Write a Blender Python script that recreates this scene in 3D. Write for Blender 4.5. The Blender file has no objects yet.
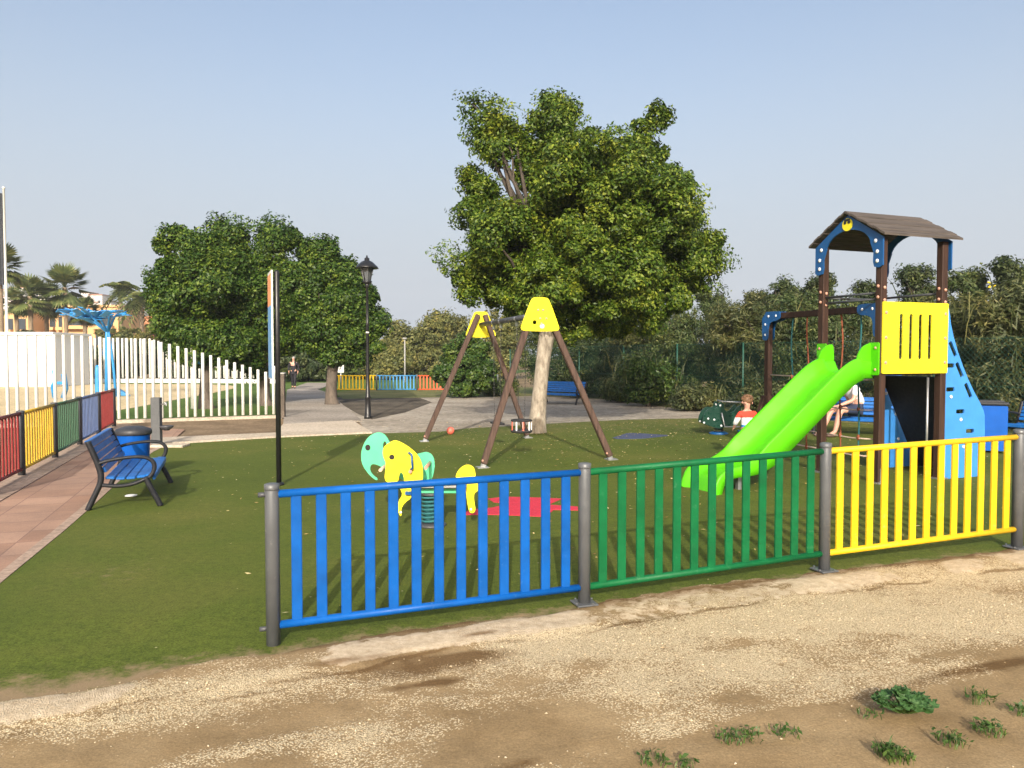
import bpy, bmesh, math, random
import numpy as np
from mathutils import Vector, Matrix
from mathutils.geometry import tessellate_polygon
PI = math.pi
R = math.radians
scene = bpy.context.scene
COL = scene.collection
random.seed(7)

# ------------------------------------------------------------------ helpers
CAM_Z, FOC, PITCH = 1.7, 760.0, math.atan(27 / 760)

def gz(x):                                   # the ground climbs gently to the right
    return 0.022 * min(max(x + 0.5, 0.0), 3.4)

def ray(px, py):
    u, v = (px - 512) / FOC, (py - 384) / FOC
    y = math.cos(PITCH) - v * math.sin(PITCH)
    z = -math.sin(PITCH) - v * math.cos(PITCH)
    return u / y, z / y

def at(px, py, Y):                           # a measured point of the photo at a known distance
    a, b = ray(px, py)
    return Vector((a * Y, Y, CAM_Z + b * Y))

def ground_at(px, py):
    a, b = ray(px, py)
    z = 0.0
    for _ in range(12):
        Y = (z - CAM_Z) / b
        z = gz(a * Y)
    return Vector((a * Y, Y, z))

def gx(px, Y):                               # on the ground at distance Y
    a, _ = ray(px, 400)
    return Vector((a * Y, Y, gz(a * Y)))

class MB:
    def __init__(s):
        s.v, s.f, s.sm = [], [], []
    def add(s, vs, fs, smooth=False):
        o = len(s.v)
        s.v.extend([tuple(p) for p in vs])
        for f in fs:
            s.f.append([i + o for i in f]); s.sm.append(smooth)
    def box(s, c, size, rot=None, bevel=0.0):
        bm = bmesh.new()
        bmesh.ops.create_cube(bm, size=1)
        bmesh.ops.scale(bm, vec=Vector(size), verts=bm.verts)
        if bevel:
            bmesh.ops.bevel(bm, geom=bm.edges[:], offset=bevel, segments=1, affect='EDGES')
        M = Matrix.Translation(Vector(c))
        if rot is not None: M = M @ rot
        bm.transform(M)
        bm.verts.index_update()
        s.add([v.co for v in bm.verts], [[v.index for v in f.verts] for f in bm.faces])
        bm.free()
        return s
    def tube(s, pts, r, n=8, smooth=True, caps=True, flat=None):
        pts = [Vector(p) for p in pts]
        rs = r if isinstance(r, (list, tuple)) else [r] * len(pts)
        vs = []
        prev = None
        for i, p in enumerate(pts):
            d = (pts[min(i + 1, len(pts) - 1)] - pts[max(i - 1, 0)]).normalized()
            if prev is None:
                a = Vector((0, 0, 1)) if abs(d.z) < .9 else Vector((1, 0, 0))
                x = d.cross(a).normalized()
            else:
                x = (prev - d * prev.dot(d)).normalized()
            prev = x
            y = d.cross(x)
            for k in range(n):
                t = 2 * PI * k / n + (PI / 4 if n == 4 else 0)
                vs.append(p + x * math.cos(t) * rs[i] + y * math.sin(t) * rs[i])
        fs = []
        for i in range(len(pts) - 1):
            for k in range(n):
                fs.append([i * n + k, i * n + (k + 1) % n, (i + 1) * n + (k + 1) % n, (i + 1) * n + k])
        s.add(vs, fs, smooth and n > 4)
        if caps:
            o = len(s.v) - len(vs)
            s.f.append([o + k for k in range(n)][::-1]); s.sm.append(False)
            s.f.append([o + (len(pts) - 1) * n + k for k in range(n)]); s.sm.append(False)
        return s
    def bar(s, a, b, w, h, up=(0, 0, 1), bevel=0.0):         # rectangular bar a->b
        a, b = Vector(a), Vector(b)
        d = b - a
        z = d.normalized()
        x = z.cross(Vector(up))
        if x.length < 1e-4: x = z.cross(Vector((1, 0, 0)))
        x.normalize(); y = z.cross(x)
        M = Matrix((x, y, z)).transposed().to_4x4()
        return s.box((a + b) / 2, (w, h, d.length), M, bevel)
    def lathe(s, prof, c=(0, 0, 0), n=16, smooth=True):
        c = Vector(c); vs = []; fs = []
        for (r, z) in prof:
            for k in range(n):
                t = 2 * PI * k / n
                vs.append(c + Vector((r * math.cos(t), r * math.sin(t), z)))
        for i in range(len(prof) - 1):
            for k in range(n):
                fs.append([i * n + k, i * n + (k + 1) % n, (i + 1) * n + (k + 1) % n, (i + 1) * n + k])
        s.add(vs, fs, smooth)
        o = len(s.v) - len(vs)
        s.f.append([o + k for k in range(n)][::-1]); s.sm.append(False)
        s.f.append([o + (len(prof) - 1) * n + k for k in range(n)]); s.sm.append(False)
        return s
    def plate(s, outer, holes, th, M=None, edge=0.0):
        """flat board from a 2D outline (local x,z) with holes, thickness along local y"""
        M = M or Matrix.Identity(4)
        loops = [outer] + list(holes)
        polys = [[Vector((p[0], p[1], 0)) for p in l] for l in loops]
        tris = tessellate_polygon(polys)
        flat = [p for l in loops for p in l]
        n = len(flat)
        vs = [M @ Vector((p[0], -th / 2, p[1])) for p in flat] + [M @ Vector((p[0], th / 2, p[1])) for p in flat]
        fs = []
        for t in tris:
            a, b, c = t
            A, B, C = flat[a], flat[b], flat[c]
            cr = (B[0] - A[0]) * (C[1] - A[1]) - (B[1] - A[1]) * (C[0] - A[0])
            if cr < 0: b, c = c, b
            fs.append([a, b, c]); fs.append([n + a, n + c, n + b])
        o = 0
        for li, l in enumerate(loops):
            m = len(l)
            area = sum(l[i][0] * l[(i + 1) % m][1] - l[(i + 1) % m][0] * l[i][1] for i in range(m))
            ccw = area > 0
            if li: ccw = not ccw
            for i in range(m):
                j = (i + 1) % m
                q = [o + i, n + o + i, n + o + j, o + j]
                fs.append(q if not ccw else q[::-1])
            o += m
        s.add(vs, fs)
        return s
    def blob(s, c, r, n=8, m=6):
        r = r if isinstance(r, (tuple, list)) else (r, r, r)
        vs = []; fs = []
        for i in range(m + 1):
            ph = PI * i / m - PI / 2
            for k in range(n):
                t = 2 * PI * k / n
                vs.append((c[0] + r[0] * math.cos(ph) * math.cos(t), c[1] + r[1] * math.cos(ph) * math.sin(t), c[2] + r[2] * math.sin(ph)))
        for i in range(m):
            for k in range(n):
                fs.append([i * n + k, i * n + (k + 1) % n, (i + 1) * n + (k + 1) % n, (i + 1) * n + k])
        s.add(vs, fs, True)
        return s
    def mesh(s, name):
        me = bpy.data.meshes.new(name)
        me.from_pydata(s.v, [], s.f)
        me.polygons.foreach_set('use_smooth', s.sm)
        me.validate(); me.update()
        return me
    def build(s, name, mat, parent=None, loc=(0, 0, 0), rotz=0.0):
        return link(name, s.mesh(name), mat, parent, loc, rotz)

def link(name, me, mat, parent=None, loc=(0, 0, 0), rotz=0.0):
    if mat is not None and len(me.materials) == 0: me.materials.append(mat)
    o = bpy.data.objects.new(name, me)
    COL.objects.link(o)
    o.location = loc; o.rotation_euler = (0, 0, rotz)
    if parent is not None: o.parent = parent
    return o

def tag(o, label, cat, group=None):
    o['label'] = label; o['category'] = cat
    if group: o['group'] = group
    return o

def thing(name, loc, label, cat, group=None, rotz=0.0):
    o = bpy.data.objects.new(name, None)
    COL.objects.link(o)
    o.empty_display_size = 0.2
    o.location = loc; o.rotation_euler = (0, 0, rotz)
    return tag(o, label, cat, group)

def copy_tree(o, parent=None):
    c = o.copy(); COL.objects.link(c)
    c.parent = parent
    for ch in [k for k in o.children]:
        copy_tree(ch, c)
    return c

def circ(cx, cy, r, n=16, ry=None):
    return [(cx + r * math.cos(2 * PI * k / n), cy + (ry or r) * math.sin(2 * PI * k / n)) for k in range(n)]

def smooth_poly(pts, it=2, closed=True):
    for _ in range(it):
        q = []
        m = len(pts)
        rng = range(m) if closed else range(m - 1)
        if not closed: q.append(pts[0])
        for i in rng:
            a, b = pts[i], pts[(i + 1) % m]
            q.append(tuple(a[k] * .75 + b[k] * .25 for k in range(len(a))))
            q.append(tuple(a[k] * .25 + b[k] * .75 for k in range(len(a))))
        if not closed: q.append(pts[-1])
        pts = q
    return pts

def rounded(x0, z0, x1, z1, r, n=5):
    out = []
    for cx, cz, a in ((x1 - r, z0 + r, -90), (x1 - r, z1 - r, 0), (x0 + r, z1 - r, 90), (x0 + r, z0 + r, 180)):
        for k in range(n + 1):
            t = R(a + 90 * k / n)
            out.append((cx + r * math.cos(t), cz + r * math.sin(t)))
    return out

# ------------------------------------------------------------------ materials
def new_mat(name):
    m = bpy.data.materials.new(name); m.use_nodes = True
    nt = m.node_tree
    b = nt.nodes['Principled BSDF']
    return m, nt, b

def N(nt, typ, **kw):
    n = nt.nodes.new(typ)
    for k, v in kw.items():
        if k in n.inputs: n.inputs[k].default_value = v
        else: setattr(n, k, v)
    return n

def coords(nt, scale=(1, 1, 1), rot=(0, 0, 0)):
    tc = N(nt, 'ShaderNodeTexCoord'); mp = N(nt, 'ShaderNodeMapping')
    mp.inputs['Scale'].default_value = scale; mp.inputs['Rotation'].default_value = rot
    nt.links.new(tc.outputs['Object'], mp.inputs['Vector'])
    return mp.outputs['Vector']

def ramp(nt, src, stops):
    r = N(nt, 'ShaderNodeValToRGB')
    e = r.color_ramp.elements
    while len(e) < len(stops): e.new(0.5)
    for el, (p, c) in zip(e, stops):
        el.position = p; el.color = (*c, 1) if len(c) == 3 else c
    nt.links.new(src, r.inputs['Fac'])
    return r.outputs['Color']

def noise(nt, vec, scale, detail=4, rough=.55):
    n = N(nt, 'ShaderNodeTexNoise')
    n.inputs['Scale'].default_value = scale; n.inputs['Detail'].default_value = detail; n.inputs['Roughness'].default_value = rough
    nt.links.new(vec, n.inputs['Vector'])
    return n.outputs['Fac']

def mix(nt, f, a, b, mode='MIX'):
    n = N(nt, 'ShaderNodeMix'); n.data_type = 'RGBA'; n.blend_type = mode
    for sock, val in ((n.inputs[0], f), (n.inputs[6], a), (n.inputs[7], b)):
        if hasattr(val, 'is_output'): nt.links.new(val, sock)
        elif isinstance(val, (int, float)): sock.default_value = val
        else: sock.default_value = (*val, 1)
    return n.outputs[2]

def bump(nt, b, h, strength=.3, dist=.01):
    n = N(nt, 'ShaderNodeBump')
    n.inputs['Strength'].default_value = strength; n.inputs['Distance'].default_value = dist
    nt.links.new(h, n.inputs['Height']); nt.links.new(n.outputs['Normal'], b.inputs['Normal'])

def sc(c, k): return tuple(min(1, x * k) for x in c)

def paint(name, c, rough=.4, var=.18, scale=6, metal=0, wear=None, spec=.5, bumps=.08):
    """painted / plastic / metal surface with slight mottling and optional worn patches"""
    m, nt, b = new_mat(name)
    v = N(nt, 'ShaderNodeNewGeometry').outputs['Position']
    n1 = noise(nt, v, scale, 5)
    col = ramp(nt, n1, [(.3, sc(c, 1 - var)), (.7, sc(c, 1 + var))])
    if wear:
        n2 = noise(nt, v, 23, 6, .7)
        f = ramp(nt, n2, [(.60, (0, 0, 0)), (.70, (.8, .8, .8))])
        n3 = ramp(nt, noise(nt, v, 2.3, 2), [(.42, (0, 0, 0)), (.6, (.7, .7, .7))])
        col = mix(nt, mix(nt, 1.0, f, n3, 'MULTIPLY'), col, wear)
    nt.links.new(col, b.inputs['Base Color'])
    rr = ramp(nt, noise(nt, v, scale * 3, 4), [(.3, (rough * .8,) * 3), (.7, (min(1, rough * 1.25),) * 3)])
    nt.links.new(rr, b.inputs['Roughness'])
    b.inputs['Metallic'].default_value = metal
    b.inputs['Specular IOR Level'].default_value = spec
    if bumps: bump(nt, b, noise(nt, v, 60, 3), bumps, .004)
    return m

def wood(name, c, axis=2, rough=.65):
    m, nt, b = new_mat(name)
    s = [26, 26, 26]; s[axis] = 1.6
    v = coords(nt, tuple(s))
    n1 = noise(nt, v, 1, 6, .65)
    col = ramp(nt, n1, [(.28, sc(c, .45)), (.5, c), (.75, sc(c, 1.6))])
    nt.links.new(col, b.inputs['Base Color'])
    b.inputs['Roughness'].default_value = rough
    b.inputs['Specular IOR Level'].default_value = .3
    bump(nt, b, n1, .35, .004)
    return m

def leafmat(name, c1, c2, c3, rough=.45, trans=.25, spec=.4):
    m, nt, b = new_mat(name)
    g = N(nt, 'ShaderNodeNewGeometry')
    tcol = ramp(nt, g.outputs['Random Per Island'], [(0, c1), (.55, c2), (1, c3)])
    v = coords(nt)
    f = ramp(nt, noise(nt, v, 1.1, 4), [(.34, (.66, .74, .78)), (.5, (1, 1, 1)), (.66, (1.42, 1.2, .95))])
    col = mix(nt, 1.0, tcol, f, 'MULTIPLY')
    nt.links.new(col, b.inputs['Base Color'])
    b.inputs['Roughness'].default_value = rough
    b.inputs['Specular IOR Level'].default_value = spec
    tr = N(nt, 'ShaderNodeBsdfTranslucent')
    nt.links.new(col, tr.inputs['Color'])
    ms = N(nt, 'ShaderNodeMixShader'); ms.inputs[0].default_value = trans
    nt.links.new(b.outputs[0], ms.inputs[1]); nt.links.new(tr.outputs[0], ms.inputs[2])
    nt.links.new(ms.outputs[0], nt.nodes['Material Output'].inputs['Surface'])
    return m

def bark(name, c1, c2, scale=5):
    m, nt, b = new_mat(name)
    v = coords(nt, (scale, scale, scale * .4))
    n1 = noise(nt, v, 1.2, 8, .7)
    nt.links.new(ramp(nt, n1, [(.3, c1), (.65, c2)]), b.inputs['Base Color'])
    b.inputs['Roughness'].default_value = .9
    bump(nt, b, n1, .8, .03)
    return m

HAZE = .0006
M = {}
M['blue'] = paint('blue fence paint', (.002, .082, .335), .45, .18, wear=(.06, .17, .40), spec=.22)
M['green'] = paint('green fence paint', (.003, .105, .033), .48, .2, wear=(.06, .18, .09), spec=.22)
M['yellow'] = paint('yellow fence paint', (.66, .42, .012), .45, .12, wear=(.56, .45, .2), spec=.25)
M['red'] = paint('red fence paint', (.36, .03, .03), .4, .15, wear=(.3, .12, .1))
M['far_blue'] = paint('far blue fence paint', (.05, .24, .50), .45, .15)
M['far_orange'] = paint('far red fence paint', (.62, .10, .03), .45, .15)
M['shaded_yellow'] = paint('shaded yellow fence paint', (.52, .33, .03), .5, .15, spec=.3)  # fence yellow with the shade of the unlit side mixed in
M['shaded_red'] = paint('shaded red fence paint', (.24, .025, .025), .5, .15, spec=.3)  # fence red, darkened in the paint for the side turned from the sun
M['left_blue'] = paint('faded blue fence paint', (.075, .12, .26), .45, .15)
M['left_green'] = paint('dull green fence paint', (.03, .095, .05), .45, .15)
M['steel'] = paint('grey post paint', (.105, .112, .12), .42, .12, metal=.2, wear=(.22, .22, .22))
M['dark_steel'] = paint('charcoal post paint', (.055, .058, .065), .45, .12)
M['galv'] = paint('galvanised steel', (.45, .46, .47), .38, .1, metal=.8)
M['chain'] = paint('chain steel', (.07, .07, .07), .45, .1, metal=.6)
M['black'] = paint('black enamel', (.012, .012, .013), .35, .2)
M['bench_blue'] = paint('bench blue plastic', (.008, .115, .40), .42, .22, scale=9, wear=(.14, .26, .42), spec=.45)
M['bench_iron'] = paint('bench charcoal iron', (.016, .017, .021), .5, .15, spec=.3)
M['bin_blue'] = paint('bin blue plastic', (.003, .085, .40), .45, .1, spec=.2)
M['bin_lid'] = paint('bin dark lid', (.03, .032, .038), .5, .15)
M['lime'] = paint('lime slide plastic', (.085, .48, .004), .36, .10, scale=3, spec=.35, bumps=.02)
M['panel_yellow'] = paint('yellow board', (.80, .68, .02), .4, .06, bumps=.02, spec=.35)
M['board_blue'] = paint('blue board', (.004, .075, .235), .35, .1, bumps=.03)
M['climb_blue'] = paint('light blue board', (.045, .235, .62), .4, .07, bumps=.03)
M['mint'] = paint('mint board', (.10, .56, .30), .35, .06, bumps=.02)
M['rider_green'] = paint('dark green board', (.003, .035, .022), .3, .1)
M['copper'] = paint('salmon bolt cap', (.50, .27, .19), .4, .1)
M['white_cap'] = paint('white bolt cap', (.75, .76, .78), .3, .05)
M['brown_wood'] = wood('dark brown timber', (.042, .021, .014))
M['swing_wood'] = wood('weathered brown timber', (.082, .050, .038))
M['roof_wood'] = wood('weathered roof boards', (.082, .068, .058), axis=0, rough=.8)
M['dark_wood'] = wood('dark board', (.02, .016, .014), axis=0)
M['teal_rope'] = paint('teal rope', (.02, .13, .14), .8, .2)
M['rust_rope'] = paint('rust rope', (.25, .07, .03), .8, .2)
M['beige_rope'] = paint('beige rope', (.55, .42, .33), .8, .2)
M['rubber'] = paint('black rubber', (.02, .02, .022), .7, .2)
M['white'] = paint('white paint', (.62, .615, .57), .5, .04, scale=2)
M['white_wall'] = paint('white render', (.72, .725, .72), .8, .04, scale=1)
M['splash_blue'] = paint('bright blue paint', (.03, .25, .58), .4, .12)
M['sign_orange'] = paint('orange print', (.75, .30, .10), .5, .2, scale=9)
M['sign_blue'] = paint('blue print', (.10, .28, .52), .5, .12, scale=4)
M['coral'] = paint('coral rubber', (.72, .15, .10), .5, .06)
M['glass'] = paint('lantern glass', (.12, .13, .14), .08, .02, spec=.8)
M['ochre'] = paint('ochre render', (.66, .40, .19), .85, .08, scale=.3)
M['terracotta'] = paint('terracotta render', (.52, .22, .11), .85, .08, scale=.3)
M['pane'] = paint('dark window', (.05, .06, .07), .2, .1)
M['hill_white'] = paint('distant white render', (.66, .62, .58), .9, .05)
M['roof_tile'] = paint('clay roof', (.38, .18, .11), .85, .15, scale=1)
M['flag'] = paint('dark flag cloth', (.035, .04, .05), .8, .2)
M['hoop_grey'] = paint('concrete grey', (.3, .3, .29), .85, .12)
M['conc_post'] = paint('grey stone slab', (.095, .10, .105), .8, .12, scale=12)
M['skin'] = paint('skin', (.55, .30, .22), .5, .05)
M['hair'] = paint('light brown hair', (.17, .09, .045), .6, .3, scale=30)
M['grey_hair'] = paint('grey hair', (.3, .29, .28), .6, .2, scale=30)
M['white_cloth'] = paint('white shirt cloth', (.74, .75, .80), .85, .05)
M['navy_cloth'] = paint('navy cloth', (.02, .03, .07), .85, .15)
M['dark_cloth'] = paint('dark coat cloth', (.014, .013, .018), .85, .2)
M['shorts_blue'] = paint('blue cloth', (.03, .22, .55), .85, .1)
M['shoe'] = paint('shoe', (.1, .06, .05), .6, .2)
M['dry'] = leafmat('dry seed', (.2, .15, .07), (.26, .2, .1), (.3, .22, .12))
M['ficus'] = leafmat('ficus leaves', (.024, .054, .005), (.070, .125, .011), (.205, .255, .030), .48, .16, .26)
M['ficus_dark'] = leafmat('dark ficus leaves', (.014, .040, .005), (.040, .088, .011), (.125, .185, .025), .48, .15, .26)
M['bush'] = leafmat('bush leaves', (.024, .058, .010), (.048, .10, .018), (.12, .18, .03), .42, .22)
M['olive'] = leafmat('olive scrub leaves', (.080, .10, .026), (.145, .155, .042), (.23, .23, .08), .6, .25)
M['reed'] = leafmat('reed leaves', (.038, .055, .016), (.08, .10, .032), (.165, .17, .07), .55, .25)
M['scrub'] = leafmat('scrub leaves', (.028, .052, .014), (.058, .092, .024), (.125, .155, .05), .55, .22)
M['scrub_dk'] = leafmat('dark scrub leaves', (.020, .036, .012), (.040, .066, .02), (.088, .115, .038), .55, .2)
M['palm'] = leafmat('palm leaves', (.07, .10, .03), (.13, .17, .05), (.24, .26, .10), .5, .2)
M['weed'] = leafmat('weed leaves', (.035, .08, .015), (.06, .12, .022), (.11, .17, .04), .5, .3)
M['mallow'] = leafmat('mallow leaves', (.035, .095, .025), (.06, .14, .04), (.10, .19, .065), .5, .3)
M['flower'] = paint('yellow petals', (.80, .60, .02), .6, .1)
M['bark_pale'] = bark('pale bark', (.12, .095, .07), (.43, .375, .30), 8)
M['bark'] = bark('grey brown bark', (.055, .045, .035), (.15, .12, .095))
M['limb_bark'] = bark('dark limb bark', (.03, .024, .018), (.085, .068, .052))
M['palm_bark'] = bark('palm bark', (.16, .11, .07), (.33, .25, .16), 3)

# --- ground materials
def ground_mat(name, base, dark, light, big=.6, fine=45, bstr=.5, bdist=.01, rough=.95, speck=None):
    m, nt, b = new_mat(name)
    v = coords(nt)
    c1 = ramp(nt, noise(nt, v, big, 6, .6), [(.3, dark), (.5, base), (.72, light)])
    fn = noise(nt, v, fine, 4, .7)
    f = ramp(nt, fn, [(.3, (.62, .62, .62)), (.7, (1.3, 1.3, 1.3))])
    col = mix(nt, 1.0, c1, f, 'MULTIPLY')
    if speck:
        vo = N(nt, 'ShaderNodeTexVoronoi'); vo.inputs['Scale'].default_value = speck[1]
        nt.links.new(v, vo.inputs['Vector'])
        sf = ramp(nt, vo.outputs['Distance'], [(speck[2], (1, 1, 1)), (speck[2] + .03, (0, 0, 0))])
        rnd = ramp(nt, noise(nt, v, speck[1] * .23, 2), [(.45, (0, 0, 0)), (.6, (1, 1, 1))])
        col = mix(nt, mix(nt, 1.0, sf, rnd, 'MULTIPLY'), col, speck[0])
    nt.links.new(col, b.inputs['Base Color'])
    b.inputs['Roughness'].default_value = rough
    b.inputs['Specular IOR Level'].default_value = .15
    bump(nt, b, fn, bstr, bdist)
    return m
M['earth'] = ground_mat('dry earth', (.24, .17, .10), (.17, .12, .07), (.32, .24, .15), .3, 9)
M['soil'] = ground_mat('garden soil', (.20, .145, .09), (.14, .10, .065), (.27, .2, .13), 1.2, 14)
M['gravel'] = ground_mat('grey gravel', (.33, .29, .235), (.23, .20, .155), (.43, .385, .32), .45, 5, 1.0, .06, speck=((.50, .46, .38), 9, .22))
M['ground_patch'] = ground_mat('dark mulch', (.10, .085, .065), (.06, .05, .04), (.17, .145, .11), .8, 6, 1.0, .05)
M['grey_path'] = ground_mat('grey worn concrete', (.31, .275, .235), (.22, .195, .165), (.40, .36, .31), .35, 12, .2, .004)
M['lawn'] = ground_mat('mown lawn', (.085, .145, .028), (.06, .11, .02), (.12, .18, .04), .2, 7)
M['dry_grass'] = ground_mat('dry grass strip', (.15, .155, .055), (.11, .12, .04), (.23, .2, .09), .5, 6)
M['concrete'] = ground_mat('cream concrete', (.50, .43, .34), (.42, .36, .28), (.56, .49, .40), .5, 20, .2, .004)
M['footing'] = ground_mat('pinkish concrete', (.36, .27, .21), (.28, .21, .165), (.44, .34, .27), .6, 14, .3, .004)
M['wet'] = ground_mat('splash pad', (.58, .47, .28), (.52, .42, .25), (.64, .52, .33), .2, 10, .1, .004)
M['hill'] = ground_mat('hillside', (.24, .23, .17), (.18, .18, .13), (.32, .29, .22), .02, .3, .2, .1)
M['rubber_red'] = paint('red rubber', (.52, .022, .05), .7, .1, scale=14)
M['rubber_navy'] = paint('dark blue rubber', (.045, .06, .12), .75, .2, scale=10)

def turf_material():
    m, nt, b = new_mat('artificial turf')
    v = coords(nt)
    c1 = ramp(nt, noise(nt, v, .45, 5, .6), [(.3, (.060, .088, .012)), (.5, (.078, .107, .015)), (.72, (.115, .124, .027))])
    fn = noise(nt, v, 75, 4, .85)
    fm = noise(nt, v, 16, 5, .75)
    f = ramp(nt, fn, [(.28, (.35, .37, .32)), (.72, (1.7, 1.64, 1.55))])
    f2 = ramp(nt, fm, [(.3, (.74, .77, .72)), (.7, (1.28, 1.22, 1.18))])
    col = mix(nt, 1.0, mix(nt, 1.0, c1, f, 'MULTIPLY'), f2, 'MULTIPLY')
    # blown sand caught in the pile along the worn entrance
    at_ = N(nt, 'ShaderNodeAttribute', attribute_name='dust')
    dn = noise(nt, v, 9, 6, .75)
    ad = N(nt, 'ShaderNodeMath', operation='MULTIPLY_ADD'); nt.links.new(dn, ad.inputs[0]); ad.inputs[1].default_value = .9
    nt.links.new(at_.outputs['Fac'], ad.inputs[2])
    df = ramp(nt, ad.outputs[0], [(.74, (0, 0, 0)), (1.25, (.9, .9, .9))])
    col = mix(nt, df, col, (.28, .20, .12))
    vo = N(nt, 'ShaderNodeTexVoronoi'); vo.inputs['Scale'].default_value = 7
    nt.links.new(v, vo.inputs['Vector'])
    sf = ramp(nt, vo.outputs['Distance'], [(.045, (.8, .8, .8)), (.06, (0, 0, 0))])
    rnd = ramp(nt, noise(nt, v, 3.3, 2), [(.55, (0, 0, 0)), (.6, (1, 1, 1))])
    col = mix(nt, mix(nt, 1.0, sf, rnd, 'MULTIPLY'), col, (.42, .38, .22))
    nt.links.new(col, b.inputs['Base Color'])
    b.inputs['Roughness'].default_value = .85
    b.inputs['Specular IOR Level'].default_value = .2
    bump(nt, b, fn, .6, .012)
    return m
M['turf'] = turf_material()

def sand_material():
    m, nt, b = new_mat('sand and crushed stone')
    v = coords(nt)
    at_ = N(nt, 'ShaderNodeAttribute', attribute_name='cover')
    dp = N(nt, 'ShaderNodeAttribute', attribute_name='damp_shadow')
    cc = N(nt, 'ShaderNodeAttribute', attribute_name='crust')
    dirt = ramp(nt, noise(nt, v, 1.6, 8, .65), [(.3, (.205, .142, .072)), (.5, (.270, .192, .102)), (.72, (.34, .252, .140))])
    fd = ramp(nt, noise(nt, v, 90, 4, .7), [(.3, (.72, .72, .72)), (.7, (1.22, 1.22, 1.22))])
    dirt = mix(nt, 1.0, dirt, fd, 'MULTIPLY')
    vo = N(nt, 'ShaderNodeTexVoronoi'); vo.inputs['Scale'].default_value = 125; vo.inputs['Randomness'].default_value = 1
    nt.links.new(v, vo.inputs['Vector'])
    stone_c = mix(nt, .5, ramp(nt, vo.outputs['Color'], [(.0, (.40, .32, .195)), (.5, (.55, .45, .29)), (1, (.72, .62, .44))]), (.54, .445, .285))
    edge = ramp(nt, vo.outputs['Distance'], [(.35, (1.08, 1.08, 1.08)), (.8, (.55, .52, .48))])
    stone_c = mix(nt, 1.0, stone_c, edge, 'MULTIPLY')
    # each stone shows where cover beats a per-stone threshold
    sep = N(nt, 'ShaderNodeSeparateColor'); nt.links.new(vo.outputs['Color'], sep.inputs[0])
    n2 = noise(nt, v, 7, 5, .7)
    a1 = N(nt, 'ShaderNodeMath', operation='MULTIPLY_ADD'); nt.links.new(sep.outputs[1], a1.inputs[0]); a1.inputs[1].default_value = .62
    nt.links.new(at_.outputs['Fac'], a1.inputs[2])
    a2 = N(nt, 'ShaderNodeMath', operation='MULTIPLY_ADD'); nt.links.new(n2, a2.inputs[0]); a2.inputs[1].default_value = 1.0
    nt.links.new(a1.outputs[0], a2.inputs[2])
    sm = ramp(nt, a2.outputs[0], [(0, (0, 0, 0)), (1, (1, 1, 1))])
    mr = N(nt, 'ShaderNodeMapRange'); mr.inputs[1].default_value = 1.04; mr.inputs[2].default_value = 1.24
    nt.links.new(a2.outputs[0], mr.inputs[0])
    col = mix(nt, mr.outputs[0], dirt, stone_c)
    crust = ramp(nt, noise(nt, v, 14, 6, .7), [(.3, (.36, .28, .18)), (.7, (.60, .50, .36))])
    cn = N(nt, 'ShaderNodeMath', operation='MULTIPLY_ADD'); nt.links.new(noise(nt, v, 11, 8, .72), cn.inputs[0]); cn.inputs[1].default_value = 1.5
    nt.links.new(cc.outputs['Fac'], cn.inputs[2])
    cm = N(nt, 'ShaderNodeMapRange'); cm.inputs[1].default_value = 1.18; cm.inputs[2].default_value = 1.34
    nt.links.new(cn.outputs[0], cm.inputs[0])
    col = mix(nt, cm.outputs[0], col, crust)
    dn_ = N(nt, 'ShaderNodeMath', operation='MULTIPLY_ADD'); nt.links.new(noise(nt, v, 8, 8, .7), dn_.inputs[0]); dn_.inputs[1].default_value = .9
    nt.links.new(dp.outputs['Fac'], dn_.inputs[2])
    dk = ramp(nt, dn_.outputs[0], [(.52, (1, 1, 1)), (1.15, (.50, .43, .36))])
    col = mix(nt, 1.0, col, dk, 'MULTIPLY')
    nt.links.new(col, b.inputs['Base Color'])
    b.inputs['Roughness'].default_value = .95
    b.inputs['Specular IOR Level'].default_value = .12
    h = N(nt, 'ShaderNodeMath', operation='MULTIPLY'); nt.links.new(mr.outputs[0], h.inputs[0])
    inv = N(nt, 'ShaderNodeMath', operation='SUBTRACT'); inv.inputs[0].default_value = 1.0; nt.links.new(vo.outputs['Distance'], inv.inputs[1])
    nt.links.new(inv.outputs[0], h.inputs[1])
    h2 = N(nt, 'ShaderNodeMath', operation='MULTIPLY_ADD'); nt.links.new(noise(nt, v, 40, 5, .7), h2.inputs[0]); h2.inputs[1].default_value = .8
    nt.links.new(h.outputs[0], h2.inputs[2])
    bump(nt, b, h2.outputs[0], .7, .008)
    return m
M['sand'] = sand_material()

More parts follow.
